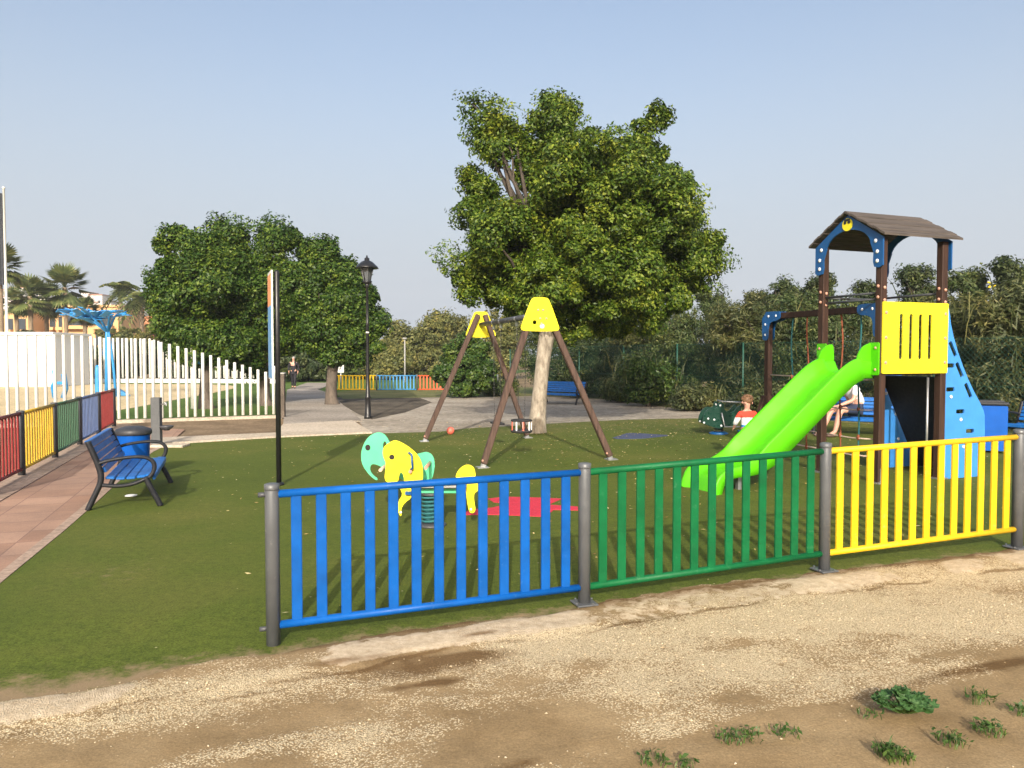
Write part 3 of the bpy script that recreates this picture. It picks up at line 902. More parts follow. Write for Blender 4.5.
# ------------------------------------------------------------------ notice board on a black pole
sp = ground_at(279, 485)
t = thing('notice_sign', sp, 'tall sign board seen edge on against a slim black pole', 'sign')
MB().lathe([(.034, -.05), (.034, 2.82), (.02, 2.84)], n=12).lathe([(.07, 0), (.07, .02), (.04, .04)], n=12).build('pole', M['black'], t)
sd = Vector((-.375, .927, 0)).normalized()
a0 = Vector((-.045, -.06, 0)); a1 = a0 + sd * .55
sn = Vector((-sd.y, sd.x, 0))
mb = MB().bar(a0 + sd * .275 + Vector((0, 0, 1.40)), a0 + sd * .275 + Vector((0, 0, 2.84)), .022, .55, up=(sd.y, -sd.x, 0))
def board(z0, z1, th, off=0.0, l0=0.0, l1=.55):
    m_ = MB(); c0 = a0 + sd * l0 + sn * off; c1 = a0 + sd * l1 + sn * off
    h = sn * th / 2
    vs = [c0 - h, c1 - h, c1 + h, c0 + h]
    m_.add([(v.x, v.y, z0) for v in vs] + [(v.x, v.y, z1) for v in vs], [[3, 2, 1, 0], [4, 5, 6, 7], [0, 1, 5, 4], [1, 2, 6, 5], [2, 3, 7, 6], [3, 0, 4, 7]])
    return m_
bd = board(1.40, 2.84, .022).build('board', M['white'], t)
board(1.42, 2.38, .003, .0135, .012, .54).build('blue_panel', M['sign_blue'], bd)
board(2.38, 2.80, .003, .0135, .012, .54).build('orange_panel', M['sign_orange'], bd)
for z in (1.6, 2.6): MB().tube([(0, 0, z), a0 + sd * .1 + Vector((0, 0, z))], .018, 8).build('clamp', M['black'], t)

# lamp post
def make_lamp(label):
    t = thing('street_lamp', (0, 0, 0), label, 'street lamp')
    MB().lathe([(.11, -.02), (.11, .05), (.085, .08), (.075, .55), (.085, .58), (.06, .62), (.05, 1.2), (.045, 2.6), (.05, 2.62), (.038, 2.66), (.034, 3.62), (.05, 3.64), (.055, 3.70), (.04, 3.74)], n=14).build('post', M['black'], t)
    MB().tube([(0, 0, 2.36), (0, 0, 2.40)], .05, 12).build('band', M['white'], t)
    lan = MB()
    for k in range(4):
        a = PI / 4 + k * PI / 2
        lan.tube([(.10 * math.cos(a), .10 * math.sin(a), 3.78), (.21 * math.cos(a), .21 * math.sin(a), 4.16)], .013, 5)
    lan.lathe([(.06, 3.72), (.13, 3.76), (.13, 3.79)], n=4 * 4)
    lan = lan.build('lantern', M['black'], t)
    MB().lathe([(.09, 3.79), (.185, 4.15)], n=4, smooth=False).build('glass', M['glass'], lan)
    MB().lathe([(.33, 4.15), (.31, 4.19), (.16, 4.33), (.07, 4.37), (.07, 4.43), (.03, 4.45), (.02, 4.50), (.003, 4.52)], n=12).build('lantern_roof', M['black'], lan)
    return t
lamp = make_lamp('tall black street lamp with lantern beside the cream path')
lamp.location = ground_at(368, 418)
lamp.rotation_euler = (0, 0, R(20))
t = thing('street_lamp', gx(405, 52), 'thin pale far street lamp in front of the olive scrub', 'street lamp')
MB().lathe([(.06, -.1), (.045, 2.9)], n=8).build('post', M['hoop_grey'], t)
MB().lathe([(.05, 2.88), (.16, 2.92), (.16, 3.0), (.05, 3.03)], n=10).build('lantern', M['hoop_grey'], t)

# far white info sign by the far fence
t = thing('info_sign', gx(341, 40.2), 'small white rectangular sign above the far yellow fence panel', 'sign')
MB().box((0, 0, 1.12), (.34, .03, .50), None, .004).build('board', M['white'], t)
MB().tube([(0, .02, 0), (0, .02, 1.2)], .025, 6).build('post', M['galv'], t)

# ------------------------------------------------------------------ swing set
def swing():
    F1 = Vector((-.455, 11.62, 0)); F2 = Vector((1.60, 12.2, 0)); ap = Vector((.42, 11.93, 0))
    B1 = Vector((-1.77, 15.25, 0)); B2 = Vector((.33, 15.75, 0)); bp = Vector((-.62, 15.5, 0))
    o = Vector((0, 13.6, 0))
    t = thing('swing_set', o, 'wooden two seat swing set with yellow end plates', 'swing')
    u = (F2 - F1).normalized(); ang = math.atan2(u.y, u.x)
    zt = 2.56
    for a, b, c in ((F1, F2, ap), (B1, B2, bp)):
        for foot in (a, b):
            side = 1 if foot is b else -1
            g = foot.copy(); g.z = gz(foot.x)
            top = c + u * side * .07; top.z = zt
            lg = MB(); dn = (top - g).normalized()
            lg.bar(g - o + dn * .06, top - o, .095, .095, up=u, bevel=.012)
            l = lg.build('leg', M['swing_wood'], t)
            s = MB().bar(g - o + Vector((0, 0, -.02)), g - o + dn * .16, .05, .075, up=u)
            s.box(g - o + Vector((0, 0, .008)), (.17, .17, .016), Matrix.Rotation(ang, 4, 'Z'))
            s.build('foot_bracket', M['galv'], l)
            MB().blob(g - o + dn * .12 + Vector((-.03, -.055, 0)), .018).build('bolt_cap', M['copper'], l)
        # plate
        front = -1 if c is ap else 1
        nrm = Vector((-u.y, u.x, 0))
        poly = smooth_poly([(-.315, 2.14), (-.31, 2.18), (-.155, 2.58), (-.11, 2.63), (.11, 2.63), (.155, 2.58), (.31, 2.18), (.315, 2.14), (.28, 2.10), (-.28, 2.10)], 2)
        mt = Matrix.Translation(c - o + nrm * (-.062 if c is ap else -.062)) @ Matrix.Rotation(ang, 4, 'Z')
        if c is not ap: mt = Matrix.Translation(c - o + nrm * .062) @ Matrix.Rotation(ang, 4, 'Z')
        holes = [circ(-.09, 2.24, .034, 12)] if c is ap else []
        pl = MB().plate(poly, holes, .02, mt).build('end_plate', M['panel_yellow'], t)
        if c is ap:
            for bx, bz in ((-.035, 2.43), (.045, 2.43), (.0, 2.30), (.10, 2.30), (.02, 2.22)):
                MB().blob(mt @ Vector((bx, -.014, bz)), (.018, .010, .018)).build('bolt_cap', M['copper'], pl)
            # pale scuff sticker under the bolts
            MB().plate(smooth_poly([(.0, 2.15), (.06, 2.145), (.07, 2.20), (.03, 2.225), (-.01, 2.19)], 2), [], .002, mt @ Matrix.Translation((0, -.0125, 0))).build('sticker', M['white_cap'], pl)
    zb = 2.36
    A = ap + Vector((0, 0, zb)) - o; Bq = bp + Vector((0, 0, zb)) - o
    dv = (Bq - A)
    MB().tube([A - dv.normalized() * .05, Bq + dv.normalized() * .05], .047, 12).build('crossbar', M['dark_steel'], t)
    def hang(f): return A + dv * f
    def chain(p, q2, nm='chain'):
        n = max(4, int((p - q2).length / .045))
        mb = MB()
        for k in range(n):
            a = p.lerp(q2, k / n); b = p.lerp(q2, (k + 1.25) / n)
            w = Vector((.008, 0, 0)) if k % 2 else Vector((0, .008, 0))
            mb.tube([a, a.lerp(b, .2) + w, a.lerp(b, .8) + w, b], .0027, 3, False, False)
            mb.tube([a, a.lerp(b, .2) - w, a.lerp(b, .8) - w, b], .0027, 3, False, False)
        mb.build(nm, M['chain'], t)
    # cradle seat
    f0, f1 = .175, .325
    h0, h1 = hang(f0), hang(f1)
    mid = hang(.25); mid.z = .42
    dn = dv.normalized(); dn.z = 0; sn = Vector((-dn.y, dn.x, 0))
    e0_, e1_ = mid - dn * .17 + Vector((0, 0, .24)), mid + dn * .17 + Vector((0, 0, .24))
    chain(h0, e0_); chain(h1, e1_)
    for h in (h0, h1, hang(.60), hang(.74)): MB().lathe([(.018, -.14), (.03, -.12), (.03, -.04), (.055, -.03), (.055, .03)], h, 10).build('hanger', M['galv'], t)
    s = MB().lathe([(.05, .0), (.17, .005), (.185, .03), (.17, .05), (.05, .045)], mid, 20)
    s = s.build('cradle_seat', M['rubber'], t)
    ringp = [mid + Vector((.165 * math.cos(k * PI / 10), .165 * math.sin(k * PI / 10), .21)) for k in range(21)]
    MB().tube(ringp, .018, 7).build('ring', M['rubber'], s)
    for k in range(9):
        a = 2 * PI * k / 9
        MB().box(mid + Vector((.168 * math.cos(a), .168 * math.sin(a), .125)), (.012, .024, .16), Matrix.Rotation(a, 4, 'Z')).build('strap', M['coral'] if k % 2 else M['white_cap'], s)
    # flat seat
    g0, g1 = hang(.60), hang(.74)
    mid2 = hang(.67); mid2.z = .45
    chain(g0, mid2 - dn * .21); chain(g1, mid2 + dn * .21)
    MB().box(mid2, (.46, .17, .035), Matrix.Rotation(math.atan2(dn.y, dn.x), 4, 'Z'), .01).build('flat_seat', M['rubber'], t)
swing()

# ball
bp_ = ground_at(450.5, 434.5)
bo = MB().blob((0, 0, 0), .085, 24, 14).build('ball', M['coral'], None, (bp_.x, bp_.y, .085)); tag(bo, 'small coral ball lying on the turf near the swing', 'ball')

# mats in the turf
def mat_patch(name, pts, off, th, mat, label):
    pts = [ground_at(*p) for p in pts]
    c = sum(pts, Vector()) / len(pts)
    poly = smooth_poly([(p.x - c.x, p.y - c.y) for p in pts], 1 if mat is not M['rubber_red'] else 0)
    mb = MB()
    n = len(poly)
    tr = tessellate_polygon([[Vector((p[0], p[1], 0)) for p in poly]])
    z = lambda x: gz(c.x + x) - gz(c.x) + off
    vs = [(p[0], p[1], z(p[0]) + th) for p in poly] + [(p[0], p[1], z(p[0])) for p in poly]
    mb.add(vs, [list(x) for x in tr] + [[i, (i + 1) % n, n + (i + 1) % n, n + i] for i in range(n)])
    o = mb.build(name, mat, None, (c.x, c.y, gz(c.x)))
    bm = bmesh.new(); bm.from_mesh(o.data); bmesh.ops.recalc_face_normals(bm, faces=bm.faces[:]); bm.to_mesh(o.data); bm.free()
    tag(o, label, 'rubber mat')
mat_patch('rubber_mat', [(462, 515), (500, 515), (545, 517), (554, 510), (578, 510.5), (578, 507), (548, 505), (562, 499), (540, 498), (505, 497), (488, 499), (494, 502.5), (510, 504), (492, 508), (470, 510)], .0, .006, M['rubber_red'], 'red rubber mat shape inlaid in turf behind the blue fence')
mat_patch('rubber_mat', [(609, 439), (640, 439), (660, 437), (672, 435.5), (655, 434.5), (640, 433.5), (628, 433), (622, 435)], .0, .006, M['rubber_navy'], 'dark blue rubber mat shape in the turf right of the swing')

# fallen leaves scattered over the turf
def litter():
    rng = np.random.default_rng(77)
    pts = []
    while len(pts) < 2300:
        x = rng.uniform(-6, 9); y = rng.uniform(4.2, 20)
        w = .12 + .9 * math.exp(-((x - 2.0) / 4.0) ** 2 - ((y - 15.5) / 4.5) ** 2)
        if y < front_y(x) + .05 or x < -.50 * y + .8 or rng.random() > w: continue
        pts.append((x, y, gz(x) + .006))
    P_ = np.array(pts)
    V = []; F = []
    for i, p in enumerate(P_):
        L = rng.uniform(.012, .032); a = rng.random() * 6.28
        dx, dy = math.cos(a) * L, math.sin(a) * L; wx, wy = -dy * .35, dx * .35
        h = rng.random(4) * .012
        V += [(p[0] - dx, p[1] - dy, p[2] + h[0]), (p[0] + wx, p[1] + wy, p[2] + h[1]), (p[0] + dx, p[1] + dy, p[2] + h[2]), (p[0] - wx, p[1] - wy, p[2] + h[3])]
        F.append((4 * i, 4 * i + 1, 4 * i + 2, 4 * i + 3))
    fast_mesh('fallen_leaves', np.array(V), np.array(F), M['fallen'], kind='stuff')
M['fallen'] = leafmat('fallen leaves', (.20, .13, .04), (.42, .34, .12), (.62, .56, .34), .7, .1)
litter()
p_ = ground_at(131, 497)
o_ = MB().plate(smooth_poly([(-.07, -.03), (-.02, -.045), (.06, -.02), (.075, .03), (0, .045), (-.06, .025)], 1), [], .004, Matrix.Rotation(R(-80), 4, 'X')).build('paper_scrap', M['white_cap'], None, (p_.x, p_.y, .02))
tag(o_, 'white paper scrap on the turf under the blue bench', 'litter')

# ------------------------------------------------------------------ spring rider (two animals side by side)
def rider():
    Y0 = 7.62
    c = gx(431, Y0)
    t = thing('spring_rider', c, 'yellow and mint green animal shaped spring rider behind the blue fence', 'spring rider')
    def pl(px, py, Y):                       # photo point on a board at distance Y -> local x,z
        p = at(px, py, Y); return (p.x - c.x, p.z - c.z)
    def board(name, pts, holes, Y, mat, it=2):
        poly = smooth_poly([pl(x, y, Y) for x, y in pts], it)
        hs = [circ(*pl(hx, hy, Y), r, 14, ry) for hx, hy, r, ry in holes]
        return MB().plate(poly, hs, .022, Matrix.Translation((0, Y - Y0, 0))).build(name, mat, t)
    # near board, yellow
    yb = board('near_animal_board', [(383, 448), (387, 444), (392, 441), (396, 440), (403, 443), (412, 449), (419, 456), (423, 466), (423, 484), (412, 487), (412, 498), (405, 502), (401, 509), (402, 515), (400, 516), (397, 508), (399, 500), (403, 494), (400, 488), (399, 482), (404.5, 485), (404, 477), (402.5, 472.5), (400, 472.5), (399, 477), (398.5, 481), (394, 483), (387, 482.5), (384.5, 478), (385.5, 471), (386, 462), (383, 456)],
          [(392, 457, .027, .026)], Y0 - .16, M['panel_yellow'])
    gb = board('far_animal_board', [(361, 458), (362, 448), (367, 438), (374, 433), (380, 432), (386, 435), (390, 443), (396, 448), (412, 455), (421, 453), (427, 451.5), (433, 455), (435, 463), (434, 472), (432, 480), (424, 484), (405, 482), (396, 474), (384, 468), (376, 464), (371, 464), (370, 470), (373, 475), (378, 478.5), (377, 480.5), (373, 478), (368, 473), (363, 466)],
          [(368, 447.5, .028, .032), (385, 446, .02, .05)], Y0 + .20, M['mint'])
    rb = board('rear_board', [(455, 478), (458, 470), (464, 465), (470, 464.5), (475, 468), (476, 480), (479, 484), (479, 490), (474, 493), (474, 500), (476, 510), (473, 513.5), (469, 512), (467, 500), (466, 490), (462, 488)], [], Y0 + .02, M['panel_yellow'])
    # front cross handles
    for (px, py, Y) in ((409.5, 452, 0), (411, 468, 0)):
        pass
    h0 = pl(409, 453, Y0 - .2); h1 = pl(411, 469, Y0 - .2)
    MB().tube([(h0[0], -.165, h0[1]), (h0[0], -.21, h0[1]), (h0[0] + .03, -.235, h0[1] - .01), (h1[0] + .02, -.235, h1[1] + .01), (h1[0], -.21, h1[1]), (h1[0], -.165, h1[1])], .011, 8).build('grab_handle', M['board_blue'], t)
    hb = pl(388, 467, Y0)
    fr = MB()
    hb1 = pl(384, 467, Y0); hb2 = pl(428, 465, Y0); hb3 = pl(413, 468.5, Y0)
    for h in (hb1, hb2, hb3):
        MB().tube([(h[0], -.22, h[1]), (h[0], .26, h[1])], .017, 10).build('foot_bar', M['copper'] if h is not hb1 else M['beige_rope'], t)
    # seat plank and carrier frame
    s0 = pl(421, 484.5, Y0); s1 = pl(470, 484.5, Y0)
    MB().box(((s0[0] + s1[0]) / 2 - .04, .02, s0[1] - .005), (s1[0] - s0[0] + .02, .30, .022), None, .006).build('seat', M['hoop_grey'], t)
    zc = s0[1] - .06
    MB().box((s0[0] + .18, .02, zc), (.52, .10, .05), None, .006).build('carrier', M['mint'], t)
    # support between carrier and the near board
    MB().box((s0[0] - .08, -.07, zc + .01), (.10, .30, .03)).build('bracket', M['board_blue'], t)
    # coil spring
    mb = MB(); pts = []
    turns = 7.5; zt_ = zc - .03
    for k in range(int(turns * 14) + 1):
        a = 2 * PI * k / 14
        pts.append((.095 * math.cos(a), .095 * math.sin(a), .03 + (zt_ - .03) * k / (turns * 14)))
    mb.tube(pts, .012, 6)
    mb.build('spring', M['teal_rope'], t)
    MB().lathe([(.15, 0), (.15, .018), (.11, .03)], n=18).build('base_plate', M['dark_steel'], t)
    MB().lathe([(.11, zt_ - .01), (.11, zt_ + .01)], n=18).build('top_plate', M['dark_steel'], t)
    for (bd_, px, py, Y, r, ry) in ((yb, 392, 457, Y0 - .16, .027, .026), (gb, 368, 447.5, Y0 + .20, .028, .032)):
        MB().plate(circ(*pl(px, py, Y), r, 14, ry), [], .012, Matrix.Translation((0, Y - Y0, 0))).build('eye', M['dark_wood'], bd_)
    for (px, py) in ((401, 512), (471, 509)):
        q_ = pl(px, py, Y0 - .16); MB().blob((q_[0], -.176, q_[1]), (.013, .008, .013)).build('bolt_cap', M['white_cap'], yb)
rider()

# dark green spring rider near the child
def rider2():
    Y0 = 16.0; c = gx(719, Y0)
    t = thing('spring_rider', c, 'dark green spring rider with pale handles left of the child', 'spring rider')
    def pl(px, py, Y):
        p = at(px, py, Y); return (p.x - c.x, p.z - c.z)
    for y, nm in ((-.16, 'near_board'), (.18, 'far_board')):
        poly = smooth_poly([pl(x, yy, Y0) for x, yy in ((700, 423), (701, 416), (704, 410), (709, 407), (715, 408), (716, 403), (719, 401), (722, 404), (722, 410), (730, 413), (737, 404), (739, 408), (737, 424), (722, 426), (718, 428), (712, 427), (705, 424))], 1)
        bdd = MB().plate(poly, [], .03, Matrix.Translation((0, y, 0))).build(nm, M['rider_green'], t)
        for px, py in ((702, 422), (706, 418), (712, 419), (718, 405), (719, 425)):
            q_ = pl(px, py, Y0); MB().blob((q_[0], y - .02, q_[1]), (.022, .012, .022)).build('bolt_cap', M['white_cap'], bdd)
    a = pl(720, 401, Y0); b = pl(738, 401, Y0); c1 = pl(719, 412, Y0); c2 = pl(722, 426, Y0); c3 = pl(737, 425, Y0)
    MB().tube([(a[0], -.2, a[1]), (b[0], -.2, a[1] - .02)], .018, 8).tube([(a[0], -.2, a[1]), (a[0], .2, a[1])], .018, 8).build('grab_handle', M['galv'], t)
    MB().tube([(c1[0], -.2, c1[1]), (c2[0], -.2, c2[1]), (c3[0], -.2, c2[1])], .018, 8).build('foot_bar', M['galv'], t)
    MB().box((.12, 0, .38), (.42, .3, .03), None, .006).build('seat', M['rider_green'], t)
    pts = [(.09 * math.cos(k * .5), .09 * math.sin(k * .5), .03 + .0042 * k) for k in range(62)]
    MB().tube(pts, .014, 6).build('spring', M['rubber'], t)
    MB().lathe([(.2, 0), (.2, .03), (.14, .05)], n=16).build('base_plate', M['board_blue'], t)
rider2()

# ------------------------------------------------------------------ play tower with slide
def tower():
    T0 = Vector((4.71, 9.73, gz(4.71)))
    ang = math.atan2(.353, .935)
    t = thing('play_tower', T0, 'wooden play tower with pitched roof and lime green slide', 'play tower', None, ang)
    t.scale = (1, 1, .995)
    W, D = 1.05, 1.0
    ZT = 3.16
    for (x, y) in ((0, 0), (W, 0), (0, D), (W, D)):
        p = MB().box((x, y, ZT / 2), (.10, .10, ZT), None, .008).build('post', M['brown_wood'], t)
        for z in (2.36, 2.52): MB().blob((x - .0, y - .056, z), (.022, .014, .022)).build('bolt_cap', M['copper'], p)
        for z in (2.40, 2.54): MB().blob((x - .056, y, z), (.014, .022, .022)).build('bolt_cap', M['copper'], p)
        f = MB().box((x, y - .06, .09), (.06, .012, .22)).box((x, y, .012), (.16, .16, .02)); f.build('foot_bracket', M['galv'], p)
        for z in (.10, .17): MB().blob((x, y - .07, z), (.02, .012, .02)).build('bolt_cap', M['copper'], p)
    # deck
    dk = MB()
    for k in range(8): dk.box((.07 + .13 * k, D / 2, 1.455), (.122, D - .12, .035), None, .004)
    dk.box((W / 2, 0.0, 1.435), (W - .1, .07, .07)).box((W / 2, D, 1.435), (W - .1, .07, .07)).box((0, D / 2, 1.435), (.07, D - .1, .07)).box((W, D / 2, 1.435), (.07, D - .1, .07))
    dk.build('deck', M['brown_wood'], t)
    # yellow front panel with four slots
    holes = [rounded(.240 + .166 * k, 1.60, .302 + .166 * k, 2.19, .03) for k in range(4)]
    yp = MB().plate(rounded(-.035, 1.42, 1.09, 2.34, .012, 3), holes, .02, Matrix.Translation((0, -.062, 0))).build('front_panel', M['panel_yellow'], t)
    for x in (.015, 1.04):
        for z in (1.56, 1.88, 2.2): MB().blob((x, -.075, z), (.024, .012, .024)).build('bolt_cap', M['copper'], yp)
    # rails
    for a, b in (((0, .05, 2.46), (0, D - .05, 2.46)), ((.05, D, 2.46), (W - .05, D, 2.46)), ((0, .05, 2.38), (0, D - .05, 2.38)), ((W, .05, 2.48), (W, D - .05, 2.48))):
        MB().tube([a, b], .016, 8).build('guard_rail', M['dark_steel'], t)
    # roof
    hw = .66; rz = 3.55; ez = 3.17; x0, x1 = -.13, W + .17
    for sy in (-1, 1):
        n = 7; rf = MB()
        for k in range(n):
            f0, f1 = k / n, (k + 1) / n
            y0 = D / 2 + sy * hw * f0; y1 = D / 2 + sy * hw * f1
            z0 = rz + (ez - rz) * f0; z1 = rz + (ez - rz) * f1
            lift = .010 * (k % 2)
            a = Vector((x0, y0, z0 + lift)); b = Vector((x1, y0, z0 + lift)); c = Vector((x1, y1, z1 + lift)); d_ = Vector((x0, y1, z1 + lift))
            dn = Vector((0, 0, .028))
            vs = [a, b, c, d_, a + dn, b + dn, c + dn, d_ + dn]
            rf.add(vs, [[0, 1, 2, 3], [7, 6, 5, 4], [0, 4, 5, 1], [1, 5, 6, 2], [2, 6, 7, 3], [3, 7, 4, 0]])
        o = rf.build('roof_slope', M['roof_wood'], t)
        bm = bmesh.new(); bm.from_mesh(o.data); bmesh.ops.recalc_face_normals(bm, faces=bm.faces[:]); bm.to_mesh(o.data); bm.free()
    # arched gable boards: outline in (y,z)
    def gable(x, nm):
        e = .085
        out = [(-e, 2.80), (-.03, 2.775), (.05, 2.79), (.07, 2.86), (.065, 2.98), (.12, 3.12)]
        for k in range(1, 12):
            a = PI - PI * k / 12
            out.append((D / 2 + .40 * math.cos(a), 3.06 + .27 * math.sin(a)))
        out += [(.88, 3.12), (.935, 2.98), (.93, 2.86), (.95, 2.79), (1.03, 2.775), (1 + e, 2.80)]
        out += [(1 + e, 3.16), (D / 2, 3.53), (-e, 3.16)]
        mt = Matrix.Translation((x, 0, 0)) @ Matrix.Rotation(PI / 2, 4, 'Z')
        g = MB().plate(out, [], .022, mt).build('gable_board', M['board_blue'], t)
        s = -1 if x < 0 else 1
        for y, z in ((0, 2.86), (0, 2.98), (.03, 3.12), (D, 2.86), (D, 2.98), (.97, 3.12)):
            MB().blob((x + s * .015, y, z), (.013, .026, .026)).build('bolt_cap', M['white_cap'], g)
        return g
    g = gable(-.064, 'gable'); gable(W + .064, 'gable')
    em = MB(); mt = Matrix.Translation((-.081, D / 2, 0)) @ Matrix.Rotation(PI / 2, 4, 'Z')
    em.plate(circ(0, 3.40, .085, 24), [], .012, mt); em = em.build('emblem', M['panel_yellow'], g)
    mk = MB().plate(circ(-.034, 3.43, .024, 10), [], .004, mt @ Matrix.Translation((0, .009, 0)))
    mk.plate(circ(.034, 3.43, .024, 10), [], .004, mt @ Matrix.Translation((0, .009, 0)))
    mk.plate(rounded(-.05, 3.445, .05, 3.475, .012, 3), [], .004, mt @ Matrix.Translation((0, .0095, 0)))
    mk.build('emblem_marks', M['black'], em)
    # ---- slide
    prof = [(-.02, 1.43), (.12, 1.43), (.22, 1.415), (.34, 1.35), (.48, 1.245), (.8, .985), (1.12, .725), (1.38, .51), (1.56, .375), (1.72, .285), (1.9, .235), (2.1, .215), (2.2, .20), (2.27, .145), (2.31, .05), (2.33, -.03)]
    prof = smooth_poly(prof, 2, False)
    yc = D / 2
    sec = [(-.27, -.10), (-.325, -.095), (-.330, .05), (-.335, .18), (-.328, .196), (-.300, .198), (-.284, .185), (-.25, .08), (-.215, .03), (-.16, .008), (-.06, .0), (0, .014), (.06, .0), (.16, .008), (.215, .03), (.25, .08), (.284, .185), (.300, .198), (.328, .196), (.335, .18), (.330, .05), (.325, -.095), (.27, -.10), (.2, -.03), (-.2, -.03)]
    ys = D / 2 - .07
    m_ = len(sec); vs = []; fs = []
    for i, (s_, z) in enumerate(prof):
        a = prof[max(0, i - 1)]; b = prof[min(len(prof) - 1, i + 1)]
        d_ = Vector((b[0] - a[0], b[1] - a[1])).normalized()
        nx, nz = -d_.y, d_.x
        f = i / (len(prof) - 1)
        wall = 1.0 if s_ > .15 else .75
        if s_ > 1.5: wall = max(.42, 1 - (s_ - 1.5) / .9)
        for (w, h) in sec:
            hh = h * wall if h > 0 else h * max(.35, wall)
            vs.append((-.05 - (s_ + nx * hh), ys + w * 1.07, z + nz * hh))
    for i in range(len(prof) - 1):
        for k in range(m_):
            fs.append([i * m_ + k, i * m_ + (k + 1) % m_, (i + 1) * m_ + (k + 1) % m_, (i + 1) * m_ + k])
    sl = MB(); sl.add(vs, fs, True)
    sl.f.append(list(range(m_))); sl.sm.append(False)
    sl.f.append([(len(prof) - 1) * m_ + k for k in range(m_)][::-1]); sl.sm.append(False)
    slo = sl.build('slide', M['lime'], t)
    bm = bmesh.new(); bm.from_mesh(slo.data); bmesh.ops.recalc_face_normals(bm, faces=bm.faces[:]); bm.to_mesh(slo.data); bm.free()
    for sy in (-1, 1):                        # entry cheeks
        y = ys + sy * .335
        outl = smooth_poly([(-.02, 1.36), (-.02, 1.80), (.06, 1.81), (.16, 1.76), (.23, 1.66), (.26, 1.52), (.30, 1.36)], 2)
        MB().plate([(-.05 - p[0], p[1]) for p in outl][::-1], [], .02, Matrix.Translation((0, y, 0))).build('slide_cheek', M['lime'], slo)
        # flat lime wing screwed to the post
        wy = yc + sy * .455
        wing = MB().plate(rounded(wy - .085, 1.40, wy + .085, 1.82, .02, 3), [], .016, Matrix.Translation((-.06, 0, 0)) @ Matrix.Rotation(PI / 2, 4, 'Z')).build('entry_wing', M['lime'], slo)
        for z in (1.47, 1.75): MB().blob((-.074, yc + sy * .49, z), (.010, .02, .02)).build('bolt_cap', M['copper'], wing)
    for sy in (-1, 1):
        MB().box((-.05 - 1.9, ys + sy * .15, .1), (.05, .05, .22)).build('slide_leg', M['galv'], slo)
    # ---- climbing wall on the far right side
    def climb(y, nm):
        out = smooth_poly([(W + .05, 0.0), (W + .05, 2.30), (W + .09, 2.28), (W + .14, 2.0), (W + .30, 1.62), (W + .52, 1.24), (W + .76, .93), (W + .80, .8), (W + .80, .01), (W + .80, .0), (W + .79, .0), (W + .06, .0)], 1)
        hs = []
        for (x, z) in ((.17, 1.74), (.30, 1.46), (.47, 1.18)):
            c_, s_ = math.cos(R(-60)), math.sin(R(-60))
            hs.append([(W + x + u * c_ - v * s_, z + u * s_ + v * c_) for u, v in rounded(-.11, -.03, .11, .03, .012, 2)])
        for (x, z) in ((.14, 1.20), (.33, .90), (.52, .63), (.13, 1.52)):
            hs.append(rounded(W + x - .075, z - .028, W + x + .075, z + .028, .012, 2))
        c = MB().plate(out, hs, .022, Matrix.Translation((0, y, 0))).build('climbing_side', M['climb_blue'], t)
        for (x, z) in ((.15, 1.10), (.34, .79), (.40, .42)): MB().blob((W + x, y - .016, z), (.024, .014, .024)).build('bolt_cap', M['white_cap'], c)
    climb(-.03, 'a'); climb(D + .03, 'b')
    rb = MB()
    rb.bar((W + .02, D / 2, 1.37), (W + .74, D / 2, .02), .9, .03, up=(0, 1, 0))
    rm = Matrix.Translation((W + .38, D / 2, .69)) @ Matrix.Rotation(math.atan2(1.35, .72), 4, 'Y')
    rb = MB().box((0, 0, 0), (1.52, .96, .03), rm); rb.build('climbing_ramp', M['dark_wood'], t)  # near-black board: the shade of its underside is put into the colour
    for k in range(5):
        q_ = rm @ Vector((-.55 + .27 * k, 0, -.03)); q2_ = rm @ Vector((-.55 + .27 * k, 0, .04))
        MB().box(q2_, (.05, .7, .04), None).build('foothold', M['climb_blue'], t)
    MB().tube([(.90, .06, .0), (.90, .06, 1.36)], .016, 8).build('steel_pole', M['galv'], t)
    # ---- rope wing: beam runs back from the rear post
    y0, y1 = D + .0, D + 2.42
    MB().bar((W, y0 + .05, 2.34), (W, y1 + .06, 2.34), .10, .10, bevel=.008).build('beam', M['brown_wood'], t)
    MB().box((W, y1, 1.13), (.10, .10, 2.32), None, .008).build('wing_post', M['brown_wood'], t)
    for s in (-1, 1):
        MB().bar((W + s * .42, y1, 0), (W + s * .06, y1, .95), .09, .09, up=(0, 1, 0), bevel=.008).build('wing_brace', M['brown_wood'], t)
    for yy, s in ((y1, -1), (y0, 1)):
        for xx in (-.066, .066):
            ll = [(-.085, 2.42), (-.085, 1.96), (-.03, 1.92), (.05, 1.93), (.07, 2.0), (.07, 2.16), (.13, 2.24), (.32, 2.26), (.37, 2.30), (.37, 2.39), (.33, 2.42)]
            if yy == y1: ll = [(-a, b) for a, b in ll]
            bk = MB().plate(smooth_poly(ll, 1), [], .018, Matrix.Translation((W + xx, yy, 0)) @ Matrix.Rotation(PI / 2, 4, 'Z')).build('corner_bracket', M['board_blue'], t)
            sg = -1 if yy == y1 else 1
            for by, bz in ((0, 2.02), (0, 2.2), (.08, 2.34), (.27, 2.34)):
                MB().blob((W + xx + (.012 if xx > 0 else -.012), yy + sg * by, bz), (.010, .022, .022)).build('bolt_cap', M['white_cap'], bk)
